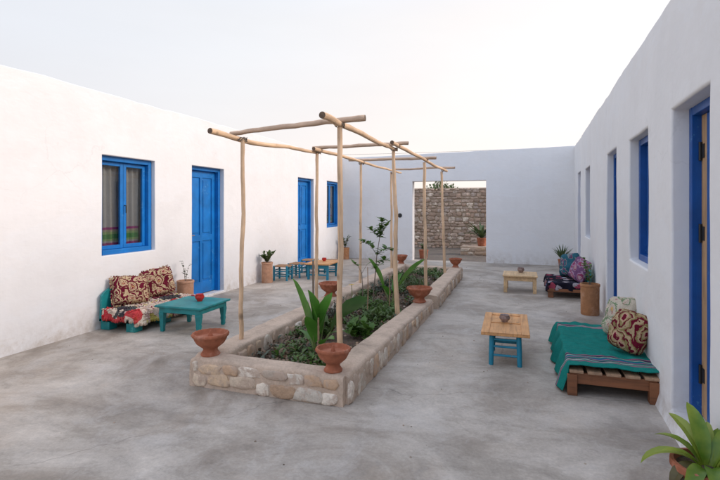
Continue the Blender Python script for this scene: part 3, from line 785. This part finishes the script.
# foreground
o = potted((.815, 2.66, 0), .15, .245, TERRA, 'foreground terracotta pot with long arching yellow-green leaves, cut by the frame corner', .78)
m = MB(); m2 = MB(); m3 = MB(); r = random.Random(31)
B = (0, 0, .22)
for az, L, w, e0, e1, mm in ((172, .36, .045, 42, -38, m2), (120, .34, .055, 72, 30, m2), (100, .37, .065, 80, 50, m), (55, .36, .06, 62, 5, m), (20, .34, .06, 48, -20, m2),
                             (205, .27, .055, 30, -70, m3), (235, .32, .06, 38, -66, m), (262, .30, .06, 50, -45, m), (-15, .34, .06, 44, -30, m), (300, .34, .065, 52, -40, m2),
                             (145, .30, .05, 60, 0, m), (75, .30, .05, 70, 30, m2), (190, .25, .04, 55, 10, m), (330, .33, .06, 60, 0, m), (218, .26, .045, 18, -75, m3), (40, .38, .06, 70, 30, m), (350, .36, .06, 66, 20, m2)):
    mm.blade((.03 * math.cos(R(az)), .03 * math.sin(R(az)), .22), R(az), L * .82, w * 1.12, R(e0), R(e1) - R(22), 10, .22, .5, 0, r.uniform(-.5, .5))
m.build('leaves', L_DR, o, sharp=180); m2.build('leaves', L_DRY, o)['label'] = 'yellow-green leaves'; m3.build('leaves', L_DB, o)['label'] = 'withered brown leaves'

# ---------------------------------------------------------------- planting in the bed
def inbed(x, y): return X0 + .3 < x < X1 - .26 and 3.48 < y < 9.8
r = random.Random(77)
def cover(name, mats_, n, label, cat, sel, sz, e=(.2, 1.3)):
    m = MB()
    for _ in range(n):
        x = r.uniform(X0 + .28, X1 - .24); y = r.uniform(3.47, 9.8)
        d = N(x * 2.1 + 40, y * 1.4, sel * 13.7)
        if d < sel_t[sel]: continue
        z = soilz(x, y); hh = sz * (1 + 1.6 * max(0, d))
        nb = r.randint(3, 6); vs_ = .6 + 1.1 * r.random() ** 2; sz_ = sz * vs_
        for k in range(nb):
            q = Vector((x + r.uniform(-.03, .03), y + r.uniform(-.03, .03), z + r.uniform(0, hh)))
            e0 = r.uniform(*e); m.m = 0 if r.random() < .7 else 1
            m.blade(q, r.uniform(0, 6.28), r.uniform(.6, 1.2) * sz_, sz_ * .42, e0, e0 - .7, 3, .15, .45)
    o = m.build(name, mats_); tag(o, label, cat, kind='stuff'); return o
sel_t = [.07, -.02, .0]
cover('ground_cover', [L_GC, L_BRI], 3000, 'low dark green ground cover growing through the planter bed', 'ground cover', 0, .055)
cover('dry_ground_cover', [L_BR, L_GC2], 2300, 'brownish dry trailing growth patched over the planter soil', 'ground cover', 1, .045)
# small pebbles / debris on the soil
m = MB()
for _ in range(260):
    x = r.uniform(X0 + .3, X1 - .26); y = r.uniform(3.47, 9.7); s_ = r.uniform(.006, .02); z = soilz(x, y)
    m.col = r.choice(PALP); m.lathe([(s_ * .5, -s_ * .3), (s_, .0), (s_ * .5, s_ * .5)], 6, (x, y, z))
tag(m.build('pebbles', STONE), 'small stones scattered over the planter soil', 'pebbles', kind='stuff')

def banana(name, loc, leaves, label, mat=L_BAN):
    o = empty(name, loc, label, 'plant')
    m = MB(); ms = MB()
    for (az, sx, hs, L, W, e0, e1, fold, tw, dk) in leaves:
        az = R(az); a = Vector((.012 * math.cos(az), .012 * math.sin(az), 0)); b = Vector((sx * math.cos(az), sx * math.sin(az), hs))
        ms.tube([a, a.lerp(b, .5) + Vector((0, 0, .02)), b], [.014, .010, .006], 8)
        mm = m; mm.m = dk
        mm.blade(b, az, L, W, R(e0), R(e1), 12, fold, .45, 0, tw, .03)
        ms.tube([b, b + Vector((math.cos(az) * math.cos(R(e0)), math.sin(az) * math.cos(R(e0)), math.sin(R(e0)))) * L * .3], [.006, .003], 6)
    ms.build('stalk', L_STEM, o); m.build('leaves', [mat, L_BAND], o, sharp=180); return o
# view direction right is (0.946,0.325): az 18 deg = picture right, 198 = picture left
banana('banana_plant', (-1.80, 4.02, .08), [
    (192, .06, .20, .54, .20, 76, 68, .30, .5, 0), (205, .02, .22, .40, .16, 84, 78, .40, -.6, 0), (20, .05, .22, .38, .17, 80, 72, .30, .9, 0),
    (14, .13, .24, .46, .25, 58, 28, .08, -1.1, 1), (262, .04, .14, .30, .13, 75, 50, .2, .4, 0), (330, .06, .10, .24, .11, 55, 5, .2, .3, 0), (170, .05, .10, .22, .10, 60, 10, .2, .3, 0)],
    'young banana plant with tall folded leaves near the front of the planter')
banana('banana_plant', (-1.74, 6.38, .08), [
    (192, .10, .24, .48, .17, 68, 58, .25, .7, 0), (16, .10, .28, .52, .19, 50, 42, .22, -.7, 0), (60, .05, .2, .3, .1, 70, 40, .3, .2, 0),
    (250, .05, .14, .28, .10, 62, 20, .3, .2, 0)],
    'banana plant with two spread leaves midway along the planter, by the leaning post')
# seedling tree
o = empty('sapling', (-1.98, 6.32, .08), 'slender sapling with small glossy oval leaves, tallest plant in the planter', 'sapling')
m = MB()
def P3(dx, z, dy=0): return Vector((.946 * dx + dy * -.325, .325 * dx + dy * .946, z))
tr = [P3(0, 0), P3(.01, .25), P3(.035, .5), P3(.05, .7), P3(.09, .95), P3(.12, 1.20)]
m.tube(tr, [.009, .008, .007, .006, .005, .003], 7)
br = [[tr[3], P3(.13, .78), P3(.20, .80), P3(.26, .76)], [tr[3], P3(-.02, .82), P3(-.10, .88), P3(-.16, .90)], [tr[4], P3(.15, 1.06), P3(.20, 1.14)], [tr[4], P3(.02, 1.02), P3(-.04, 1.06)], [tr[2], P3(.10, .62), P3(.16, .64)]]
sp = []
for b in br:
    m.tube(b, [.004] * (len(b) - 1) + [.002], 6)
    for i in range(len(b) - 1):
        for f in (.2, .5, .8, 1): sp.append((b[i].lerp(b[i + 1], f), r.uniform(0, 6.28))); sp.append((b[i].lerp(b[i + 1], f), r.uniform(0, 6.28)))
for f in [i / 14 for i in range(15)]: q = tr[4].lerp(tr[5], f); sp += [(q, r.uniform(0, 6.28)) for _ in range(3)]
m.build('trunk', BARK, o); m = MB(); leafy(m, sp, .095, .055, 21, (-.2, .9), .4); m.build('leaves', L_BRI, o)
# thinner saplings
o = empty('sapling', (-2.06, 6.10, .08), 'bare thin sapling with a few yellowing leaves beside the taller leafy sapling', 'sapling')
m = MB(); tr = [P3(0, 0), P3(0, .3), P3(-.01, .48), P3(-.06, .58), P3(-.10, .60)]; m.tube(tr, [.006, .005, .004, .003, .002], 6); m.tube([tr[2], P3(.06, .60)], [.003, .002], 6); m.build('trunk', BARK, o)
m = MB(); leafy(m, [(tr[-1], 3.4), (tr[-1], 2.4), (tr[3], 4.2), (tr[3], 1.0), (P3(.06, .6), .3), (P3(.06, .6), 1.3), (tr[-1], 5)], .09, .045, 2); m.build('leaves', L_BRI, o)
for (x, y, h, lab) in ((-1.88, 5.75, .62, 'thin tan cane stuck in the soil before the leaning post'), (-1.68, 6.05, .50, 'pale cane in the soil beside the second banana plant')):
    m = MB(); m.tube([(0, 0, 0), (.01, .005, h * .5), (.005, 0, h)], [.007, .006, .005], 7); tag(m.build('cane', SLAT, loc=(x, y, .07)), lab, 'cane', 'canes stuck in the planter bed')
m = MB(); m.tube([(0, 0, 0), (.004, 0, .2), (0, .004, .385)], [.010, .0095, .009], 8); tag(m.build('cane', SLAT, loc=(-1.755, 3.95, .07)), 'short thick cane propping the front banana plant', 'cane', 'canes stuck in the planter bed')
m = MB(); m.tube([(0, 0, 0), (.004, 0, .4), (0, .004, .78)], [.012, .012, .011], 8); tag(m.build('cane', BARK, loc=(-2.24, 4.9, .07)), 'grey stake standing in front of the orange-topped table', 'cane', 'canes stuck in the planter bed')
# bushes
def bush(loc, rad, h, n, L, W, mat, label, seed, name='shrub', up=(.2, 1.4)):
    o = empty(name, loc, label, 'shrub'); rr = random.Random(seed); ms = MB(); m = MB()
    for k in range(n):
        a = rr.uniform(0, 6.28); q = rad * rr.random() ** .5; e = Vector((q * math.cos(a), q * math.sin(a), h * rr.uniform(.5, 1) * (1 - .4 * q / rad)))
        ms.tube([(0, 0, 0), e * .5 + Vector((0, 0, .02)), e], [.004, .003, .0015], 5)
        for j in range(7):
            t = .35 + .65 * j / 6; p = e * t; e0 = rr.uniform(*up); m.blade(p, rr.uniform(0, 6.28), L * rr.uniform(.6, 1.2), W, e0, e0 - .4, 3, .15, .45)
    ms.build('stems', BARK, o); m.build('leaves', mat, o); return o
bush((-2.16, 5.35, .07), .20, .36, 46, .05, .014, L_GC2, 'grey-green lavender-like shrub beside the left planter wall', 1)
bush((-1.63, 4.72, .07), .15, .20, 14, .10, .07, L_BRI, 'bright green broad-leaved seedling behind the front post', 2)
bush((-1.98, 4.62, .07), .15, .22, 16, .09, .05, L_GC, 'dark green leafy clump between the front banana plant and the left planter wall', 3)
bush((-1.62, 5.25, .07), .15, .22, 26, .07, .035, L_GC, 'dense green clump by the right planter wall before the leaning post', 6)
bush((-1.62, 7.4, .07), .24, .34, 80, .09, .012, L_GC, 'feathery green clump behind the bowl at the planter step', 4)
bush((-2.05, 8.3, .07), .26, .26, 50, .07, .03, L_GC, 'low green shrub in the far part of the planter bed', 5)
bush((-2.1, 7.2, .07), .2, .28, 40, .06, .03, L_GC2, 'dull green shrub in the middle of the planter near the sapling', 7)
o = empty('flower', (-2.20, 6.05, .08), 'single yellow flower on a thin stem by the left planter wall', 'flower')
m = MB(); m.tube([(0, 0, 0), (.01, 0, .2), (0, 0, .32)], .004, 6); m.build('stem', L_STEM, o)
m = MB()
for k in range(9): m.blade((0, 0, .32), k * .7, .045, .028, R(25), R(0), 3, .1, .5)
m.build('petals', YELL, o)
bush((-2.95, 17.75, 1.4), .62, 1.18, 300, .12, .06, L_GC, 'leafy shrub showing above the rubble stone wall', 14)

# ---------------------------------------------------------------- tables and stools
def cup(loc, rr, h, mat, label, name='cup'):
    o = empty(name, loc, label, 'cup')
    m = MB(); m.lathe([(rr * .5, 0), (rr * .55, .006), (rr * .95, h * .45), (rr, h * .65), (rr * .8, h * .92), (rr * .86, h), (rr * .78, h * .98), (rr * .7, h * .8), (.001, h * .3)], 28); m.build('cup_body', mat, o, sharp=60)
    return o
# teal table on the left
TT = Vector((-3.76, 4.80, 0))
o = empty('low_table', TT, 'low teal painted table in front of the teal sofa', 'table', rz=R(2))
m = MB(); m.box(-.31, .31, -.31, .31, .288, .312); m.build('tabletop', TEAL, o, bevel=.005)
for bx in ((-.275, .275, -.272, -.252, .225, .287), (-.275, .275, .252, .272, .225, .287), (-.272, -.252, -.251, .251, .226, .286), (.252, .272, -.251, .251, .226, .286)):
    m = MB(); m.box(*bx); m.build('apron', TEAL, o, bevel=.003)
for sx in (-1, 1):
    for sy in (-1, 1):
        m = MB(); x, y = sx * .245, sy * .245
        m.lathe([(.020, 0), (.026, .02), (.024, .05), (.030, .09), (.026, .11), (.034, .17), (.037, .20), (.037, .226)], 4, mod=lambda i, a, r_, z: (r_ * 1.2, z))
        m.v = [(Matrix.Rotation(R(45), 3, 'Z') @ Vector(v)) for v in m.v]; m.build('leg', TEAL, o, smooth=False, loc=(x, y, 0), bevel=.003)
cup((-3.72, 4.86, .312), .055, .085, RED, 'small red glazed bowl on the teal table')
# plank table on the right (orange board on turquoise stool frame)
o = empty('low_table', (-.18, 4.94, 0), 'board-topped low table on a turquoise frame in front of the green daybed', 'table', rz=R(1.5))
m = MB(); m.box(-.212, .212, -.43, .43, .282, .305); 
top = m.build('tabletop', OAKB, o, bevel=.004)
m = MB()
for a, b, c, d in ((-.212, -.140, -.43, .43), (.140, .212, -.43, .43), (-.138, .138, -.43, -.335), (-.138, .138, .335, .43), (-.138, .138, -.012, .012)): m.box(a, b, c, d, .305, .313)
m.build('top_battens', OAKB, top, bevel=.003)
for sx in (-1, 1):
    for yy in (-.36, .1):
        m = MB(); m.tube([(sx * .125, yy, 0), (sx * .122, yy, .15), (sx * .118, yy, .281)], [.021, .023, .022], 12); m.build('leg', TURQ, o)
for z in (.09, .17, .235):
    for yy in (-.36, .1): m = MB(); m.tube([(-.122, yy, z), (.122, yy, z)], .011, 8); m.build('rung', TURQ, o)
for sx in (-1, 1): m = MB(); m.tube([(sx * .122, -.36, .13), (sx * .122, .1, .13)], .011, 8); m.build('rung', TURQ, o)
cup((-.19, 4.96, .313), .052, .07, GREYC, 'mottled grey clay cup on the board-topped table')
# pale table far right
o = empty('low_table', (-.08, 8.78, 0), 'pale unpainted pine table near the dark floral bench', 'table')
m = MB(); m.box(-.28, .28, -.30, .30, .272, .296); m.build('tabletop', PINE, o, bevel=.004)
for bx in ((-.245, .245, -.262, -.242, .20, .271), (-.245, .245, .242, .262, .20, .271)):
    m = MB(); m.box(*bx); m.build('apron', PINE, o, bevel=.003)
for sx in (-1, 1):
    for sy in (-1, 1): m = MB(); m.box(sx * .235 - .028, sx * .235 + .028, sy * .232 - .008 - .02, sy * .232 + .02, 0, .2715); m.build('leg', PINE, o, bevel=.003)
cup((-.07, 8.92, .296), .06, .09, GREYC, 'small grey pot on the pale pine table')
# stools and orange table far left
def stool_root():
    o = empty('stool', (0, 0, 0), 'x', 'stool', 'turquoise rush-seated stools by the second blue door')
    for sx in (-1, 1):
        for sy in (-1, 1): m = MB(); m.tube([(sx * .135, sy * .135, 0), (sx * .135, sy * .135, .29)], [.020, .021], 10); m.build('leg', TURQ, o)
    for z in (.09, .18):
        for a in (-1, 1):
            m = MB(); m.tube([(-.135, a * .135, z), (.135, a * .135, z)], .011, 7); m.build('rung', TURQ, o)
            m = MB(); m.tube([(a * .135, -.135, z + .02), (a * .135, .135, z + .02)], .011, 7); m.build('rung', TURQ, o)
    m = MB()
    for k in range(16): y = -.14 + .28 * k / 15; m.tube([(-.15, y, .276 + .004 * (k % 2)), (.15, y, .276 + .004 * (k % 2))], .0105, 6)
    m.build('seat', REED, o); return o
s0 = stool_root()
spots = [((-4.56, 8.55), 5, 'turquoise rush stool nearest the tall clay pot on the left wall'), ((-4.46, 9.0), -8, 'turquoise rush stool, middle one of the row by the second door'),
         ((-4.52, 9.72), 3, 'turquoise rush stool directly in front of the second blue door'), ((-4.02, 9.80), 10, 'turquoise rush stool half hidden behind the orange-topped table')]
for i, ((x, y), a, lab) in enumerate(spots):
    s = s0 if i == 0 else copy_tree(s0)
    s.location = (x, y, 0); s.rotation_euler = (0, 0, R(a)); s['label'] = lab
o = empty('low_table', (-3.92, 9.05, 0), 'small table with a bright orange wooden top and turquoise legs among the stools', 'table', rz=R(4))
m = MB(); m.box(-.26, .26, -.36, .36, .300, .325); m.build('tabletop', OAKB, o, bevel=.004)
for sx in (-1, 1):
    for sy in (-1, 1): m = MB(); m.box(sx * .20 - .022, sx * .20 + .022, sy * .28 - .022, sy * .28 + .022, 0, .299); m.build('leg', TURQ, o, bevel=.003)
for sy in (-1, 1): m = MB(); m.box(-.178, .178, sy * .28 - .01, sy * .28 + .01, .22, .298); m.box(-.178, .178, sy * .28 - .009, sy * .28 + .009, .08, .11); m.build('rail', TURQ, o, bevel=.003)
cup((-3.95, 9.2, .325), .05, .07, RED, 'little red cup on the orange-topped table')

# ---------------------------------------------------------------- seating
def pillow(w, h, t, mat, loc, rot, label, name='cushion', seed=0, rnd_=4.0, group=None, fringe=None, cat='cushion'):
    m = MB(); n = 34
    def side(sg):
        def fn(u, v):
            a = u * 2 - 1; b = v * 2 - 1
            k = max(0, (1 - abs(a) ** rnd_) * (1 - abs(b) ** rnd_)) ** .55
            # rounded square outline, slightly pulled-in edges
            q = 1 - .07 * (1 - abs(a) ** 2) * abs(b) ** 6 - .07 * (1 - abs(b) ** 2) * abs(a) ** 6
            cr = 1 - (.10 if rnd_ > 3 else .22) * (abs(a) * abs(b)) ** 4
            x = a * w / 2 * q * cr; z = h / 2 + b * h / 2 * q * cr
            d = sg * k * t / 2
            wr_ = (.022 * N(a * 1.8 + seed, b * 1.8, sg) + .014 * N(a * 4.5, b * 4.5 + seed, sg)) * (k ** .5)
            sag = -.02 * (1 - b * b) * 0
            return (x + .006 * N(b * 4, seed), d + wr_, z + .008 * N(a * 4, seed + 3))
        return fn
    m.grid(n, n, side(-1)); m.grid(n, n, side(1))
    m.f = [f if i < n * n else f[::-1] for i, f in enumerate(m.f)]
    o = m.build(name, mat, None, sharp=180, loc=loc, rot=rot); tag(o, label, cat, group)
    if fringe:
        mf = MB(); rr = random.Random(seed)
        for k in range(150):
            s_ = rr.random() * 4; e = s_ % 1 * 2 - 1; c = int(s_)
            x, z = ((e, 1), (1, e), (e, -1), (-1, e))[c]
            q = Vector((x * w / 2 * .94, 0, h / 2 + z * h / 2 * .94)); d = Vector((x if c in (1, 3) else 0, rr.uniform(-.4, .4), z if c in (0, 2) else 0))
            mf.tube([q, q + d * .012 + Vector((rr.uniform(-.01, .01), 0, -.003)), q + d * .016 + Vector((rr.uniform(-.01, .01), 0, -.018))], [.005, .006, .003], 5)
        mf.build('fringe', fringe, o)
    return o
KIL = m_fabric('kilim medallion fabric', 'kilim'); KILD = m_fabric('dark kilim fabric', 'kilim_dark'); FLO = m_fabric('cream floral fabric', 'floral')
RAG = m_fabric('rag rug', 'rag'); BFL = m_fabric('black floral fabric', 'blackfloral'); PFL = m_fabric('pink floral fabric', 'pinkfloral'); TFL = m_fabric('teal floral fabric', 'tealfloral')
BLK = m_fabric('teal striped blanket', 'blanket')
# left sofa (pallet, painted teal)
SL = Vector((-4.50, 4.92, 0))
o = empty('pallet_sofa', SL, 'low teal painted pallet sofa against the sunlit left wall under the first window', 'sofa')
m = MB(); 
for k in range(6): m.box(-.25, .25, -.55 + k * .19, -.55 + k * .19 + .15, .135, .155)
m.box(-.26, -.20, -.56, .56, .10, .134); m.box(.20, .255, -.56, .56, .10, .134)
m.build('seat', TEAL, o, bevel=.004)
for sx in (-.19, .19):
    for sy in (-.48, 0, .48): m = MB(); m.box(sx - .065, sx + .065, sy - .06, sy + .06, 0, .099); m.build('leg', TEAL, o, bevel=.006)
def bb(u, v):
    yy = -.56 + 1.12 * u; top = .50 - .10 * abs(2 * u - 1) ** 6
    return (-.255 + .012 * v, yy, .10 + (top - .10) * v)
m = MB(); m.grid(28, 6, bb); n0 = len(m.v); m.grid(28, 6, lambda u, v: (bb(u, v)[0] + .03, bb(u, v)[1], bb(u, v)[2]))
m.f = [f[::-1] if i < 168 else f for i, f in enumerate(m.f)]
top_f = [(i * 7 + 6, (i + 1) * 7 + 6, n0 + (i + 1) * 7 + 6, n0 + i * 7 + 6) for i in range(28)]; 
for f in top_f + [(j, j + 1, n0 + j + 1, n0 + j) for j in range(6)] + [(28 * 7 + j + 1, 28 * 7 + j, n0 + 28 * 7 + j, n0 + 28 * 7 + j + 1) for j in range(6)]: m.f.append(f); m.mi.append(0); m.c.append((1, 1, 1))
m.build('backrest', TEAL, o)
m = MB(); m.box(-.215, .24, -.53, .53, .156, .235); m.build('mattress', RAG, o, bevel=.03, seg=4)
def throw(name, loc, x0, x1, y0, y1, z, hangx, hangy0, hangy1, mat, label, seed, thick=.0, nx=60, ny=100, amp=.008, cat='throw', fringe=None, flare=.12):
    """cloth over a seat: hangs at +x (or -x if x1<x0) and both y ends"""
    sgn = 1 if x1 > x0 else -1; W = abs(x1 - x0); Lx = W + hangx; Ly = hangy0 + (y1 - y0) + hangy1; rr = .022
    def drop(d):
        if d <= 0: return 0, 0
        if d < rr * 1.57: a = d / rr; return rr * math.sin(a), rr * (1 - math.cos(a))
        return rr, rr + d - rr * 1.57
    def fn(u, v, o=0):
        dx = u * Lx - W; dy = v * Ly - hangy0
        ox, zx = drop(dx); sx = x0 + sgn * (min(u * Lx, W) + ox)
        dly = max(0, -dy, dy - (y1 - y0)); oy, zy = drop(dly)
        sy = y0 + min(max(dy, 0), y1 - y0) + (oy if dy > 0 else -oy)
        dz = max(zx, zy) ; w = .4 + min(1, dz / .08)
        f = 1 + (.9 if dz > .05 else 0)
        px = sx + sgn * (.018 * math.sin(v * 31 + seed) + .02 * N(v * 9, seed)) * min(1, max(0, zx) / .08) + sgn * flare * max(0, zx - .02)
        py = sy + (.015 * math.sin(u * 23) + .01 * N(u * 8, seed)) * min(1, zy / .08) * (1 if dy > 0 else -1)
        zz = z - max(zx, zy) - .35 * min(zx, zy) * 0 + amp * N(px * 7, py * 7, seed) + amp * .6 * N(px * 19, py * 19, seed + 2) - amp * 1.1 * abs(N(px * 5 + py * 3, py * 2.2 - px, seed + 6))
        return Vector((px, py, max(zz, .012 + .006 * N(px * 20, py * 20)) + o * .0))
    m = MB(); m.grid(nx, ny, lambda u, v: fn(u, v))
    c = [Vector(v) for v in m.v]
    if fringe:
        rr_ = random.Random(seed); m.m = 0
        for k in range(fringe[0]):
            u, v = rr_.random(), rr_.random()
            e = rr_.random()
            if e < .5: v = rr_.choice((0, 1)) if e < .2 else v; u = u if e < .2 else 1
            p = fn(u, v) + Vector((0, 0, .002)); az = rr_.uniform(0, 6.28); Lf = fringe[1] * rr_.uniform(.5, 1.2)
            hang = e < .5
            tip = p + (Vector((.3 * math.cos(az) * Lf, .3 * math.sin(az) * Lf, -Lf)) if hang else Vector((math.cos(az) * Lf * .7, math.sin(az) * Lf * .7, .008)))
            tip.z = max(tip.z, .008); mid = (p + tip) / 2 + Vector((sgn * .008, 0, .008))
            m.tube([p, mid, tip], [.004, .0045, .003], 4)
    o = m.build(name, mat, None, sharp=180, loc=loc)
    if not fringe or True:
        s = o.modifiers.new('sol', 'SOLIDIFY'); s.thickness = .006; s.offset = 1
    o.data.transform(Matrix.Translation(-Vector(loc))); return tag(o, label, cat)
throw('rag_throw', (-4.5, 4.92, .15), -4.70, -4.232, 4.375, 5.46, .246, .14, .10, .08, RAG, 'shaggy cream and pink rag rug throw spread over the teal pallet sofa', 3, fringe=(1500, .035), amp=.014)
pillow(.46, .37, .20, KIL, (-4.56, 4.65, .25), (R(-20), R(4), R(70)), 'burgundy and cream medallion cushion nearest the camera on the teal sofa', seed=1, group='medallion cushions on the teal sofa', fringe=KIL)
pillow(.45, .39, .20, KIL, (-4.61, 5.21, .255), (R(-17), R(-9), R(66)), 'burgundy and cream medallion cushion on the teal sofa, the one nearer the blue door', seed=2, group='medallion cushions on the teal sofa', fringe=KIL)
# right daybed
DB = Vector((.60, 4.80, 0))
o = empty('pallet_daybed', DB, 'low brown wooden pallet daybed against the shaded right wall under the first window', 'daybed')
m = MB()
for k in range(5): x = -.275 + k * .128; m.box(x, x + .10, -.775, .72, .172, .192)
m.build('slats', SLAT, o, bevel=.003)
m = MB(); m.box(-.27, .32, -.762, -.735, .09, .1715); m.build('front_rail', PALLET, o, bevel=.003)
m = MB(); m.box(-.27, .32, .69, .715, .09, .1715); m.build('rear_rail', PALLET, o, bevel=.003)
for s_ in (-1, 1): m = MB(); xx = .022 + s_ * .275; m.box(xx - .015, xx + .015, -.73, .688, .095, .1705); m.build('side_rail', PALLET, o, bevel=.003)
for x in (-.255, .30):
    for y in (-.745, -.02, .70): m = MB(); m.box(x - .035, x + .035, y - .035, y + .033, 0, .16); m.build('leg', PALLET, o, bevel=.005)
m = MB(); m.box(-.25, .32, -.60, .68, .193, .214); m.build('mattress', DARK, o, bevel=.02, seg=3)
bl = throw('striped_blanket', (.6, 4.08, .1),   .945, .335, 4.045, 5.52, .238, .225, .0, .16, BLK, 'teal woven blanket with pink and white stripes draped over the wooden daybed', 5, amp=.012, nx=90, ny=130, cat='blanket', flare=.30)
pillow(.34, .36, .20, KILD, (.765, 4.50, .245), (R(-20), R(5), R(-52)), 'round-cornered burgundy and olive kilim cushion at the front of the daybed', seed=5, rnd_=2.6)
pillow(.36, .40, .18, FLO, (.79, 4.98, .245), (R(-24), R(-8), R(-58)), 'cream floral cushion leaning behind the burgundy one on the daybed', seed=6, rnd_=3.0)
# far right bench
BB = Vector((.67, 8.75, 0))
o = empty('pallet_sofa', BB, 'small low bench sofa with a teal backrest under a black floral cover', 'sofa')
m = MB(); m.box(-.33, .30, -.52, .52, .10, .15); m.build('seat', PALLET, o, bevel=.005)
for x in (-.28, .26):
    for y in (-.46, .46): m = MB(); m.box(x - .04, x + .04, y - .04, y + .04, 0, .099); m.build('leg', PALLET, o, bevel=.004)
m = MB(); m.box(.265, .305, -.54, .54, .12, .47); m.build('backrest', TEAL, o, bevel=.02, seg=3)
m = MB(); m.box(-.31, .255, -.50, .50, .151, .235); m.build('mattress', BFL, o, bevel=.03, seg=4)
throw('floral_cover', (.67, 8.75, .15), .92, .37, 8.26, 9.24, .245, .16, .13, .05, BFL, 'black bench cover printed with white and pink flowers', 9, amp=.012, cat='cover')
pillow(.42, .40, .17, PFL, (.76, 8.55, .25), (R(-22), R(12), R(-66)), 'pink floral cushion on the black floral bench', seed=8, rnd_=3.2)
pillow(.42, .42, .17, TFL, (.70, 9.0, .25), (R(-16), R(-10), R(-52)), 'teal and cream patterned cushion behind the pink one on the far bench', seed=9, rnd_=3.2)

m = MB()
for _ in range(160):
    x = r.uniform(-4.6, .9); y = r.uniform(2.0, 12.5)
    if X0 - .05 < x < X1 + .1 and 3.1 < y < 10.2: continue
    s_ = r.uniform(.003, .009); m.col = r.choice([(.2, .16, .12), (.3, .25, .2), (.12, .09, .06), (.45, .4, .33)])
    m.lathe([(s_ * .6, -s_ * .3), (s_, .0), (s_ * .5, s_ * .5)], 5, (x, y, .001))
tag(m.build('grit', STONE), 'fine grit and crumbs scattered over the concrete courtyard floor', 'grit', kind='stuff')
# ---------------------------------------------------------------- overhead cables far behind
for (z, y, lab) in ((7.9, 46, 'upper thin overhead cable in the sky behind the end wall'), (7.0, 47, 'lower thin overhead cable in the sky behind the end wall')):
    m = MB(); m.tube([(-45 + 90 * i / 30, 0, -1.6 * (1 - (2 * i / 30 - 1) ** 2) + i * .03) for i in range(31)], .012, 5)
    tag(m.build('overhead_cable', WIRE, loc=(0, y, z)), lab, 'cable', 'overhead cables')

# ---------------------------------------------------------------- world, sun, camera
SUN_EL, SUN_AZ = 27, 82          # azimuth: degrees clockwise from +Y; the sun stands to the right
wd = bpy.data.worlds.new('World'); scene.world = wd; wd.use_nodes = True; t = wd.node_tree
bg = t.nodes['Background']; bg.inputs['Strength'].default_value = .1
sky = n_(t, 'ShaderNodeTexSky', sky_type='NISHITA'); sky.sun_disc = False; sky.sun_elevation = R(SUN_EL); sky.sun_rotation = R(SUN_AZ)
sky.dust_density = 3; sky.air_density = 1
tc = n_(t, 'ShaderNodeTexCoord'); sp_ = n_(t, 'ShaderNodeSeparateXYZ'); t.links.new(tc.outputs['Generated'], sp_.inputs[0])
s1 = math_(t, 'MULTIPLY', sp_.outputs[0], .6); s2 = math_(t, 'MULTIPLY', sp_.outputs[2], -.5)
ss = math_(t, 'ADD', s1, s2); ss = math_(t, 'MULTIPLY', math_(t, 'ADD', ss, .9), .6)      # s -> (s+.9)*.6
stops = [(-.72, (7.7, 7.95, 8.55)), (-.45, (9.0, 9.05, 9.3)), (-.25, (9.9, 9.5, 9.4)), (-.05, (10.5, 10.2, 10.05)), (.3, (11.2, 10.5, 9.8)), (.6, (13, 11.2, 9.8))]
colr = ramp(t, ss, [((s + .9) * .6, tuple(c / 14 for c in col)) for s, col in stops])
sc = n_(t, 'ShaderNodeVectorMath', operation='SCALE'); t.links.new(colr, sc.inputs[0]); sc.inputs['Scale'].default_value = 14
cl = nz(t, coords(t, (1, 1, 4), kind='Generated'), 2.2, 5, .55)                # barely visible haze veils
colz = mix(t, sc.outputs[0], ramp(t, cl, [(.3, .975), (.7, 1.02)]), 1.0, 'MULTIPLY')
colz = mix(t, colz, (1.02, .95, .90), ramp(t, sp_.outputs[2], [(.02, .9), (.30, 0)]), 'MULTIPLY')
hi = ramp(t, sp_.outputs[2], [(.36, 0), (.75, 1)])          # the high sky, above the frame, is bluer
upc = mix(t, colz, (8.3, 9.5, 12.0), math_(t, 'MULTIPLY', hi, .85))
behind = ramp(t, math_(t, 'ADD', math_(t, 'MULTIPLY', sp_.outputs[1], -1), 0), [(.0, 0), (.7, 1)])   # blue dusk sky behind the viewer
upc = mix(t, upc, (9.4, 11.0, 14.2), math_(t, 'MULTIPLY', behind, .85))
mx = mix(t, sky.outputs[0], upc, .9); t.links.new(mx, bg.inputs[0])
L = bpy.data.lights.new('sun', 'SUN'); L.energy = 2.35; L.angle = R(22); L.color = (1.0, .87, .80)
so = bpy.data.objects.new('sun', L); COL.objects.link(so)
az = R(SUN_AZ); dirv = Vector((math.sin(az) * math.cos(R(SUN_EL)), math.cos(az) * math.cos(R(SUN_EL)), math.sin(R(SUN_EL))))
so.rotation_euler = dirv.to_track_quat('Z', 'Y').to_euler()
cam = bpy.data.cameras.new('camera'); co = bpy.data.objects.new('camera', cam); COL.objects.link(co)
co.location = (0, 0, 1.45); co.rotation_euler = (R(90), 0, math.atan(165 / 480))
cam.sensor_width = 36; cam.lens = 24; cam.shift_y = -33 / 720; cam.clip_end = 3000; cam.clip_start = .05
scene.camera = co
vs = scene.view_settings; vs.view_transform = 'Standard'; vs.look = 'None'; vs.exposure = .15; vs.gamma = 1; vs.use_curve_mapping = False
scene.render.resolution_x = 1024; scene.render.resolution_y = 683
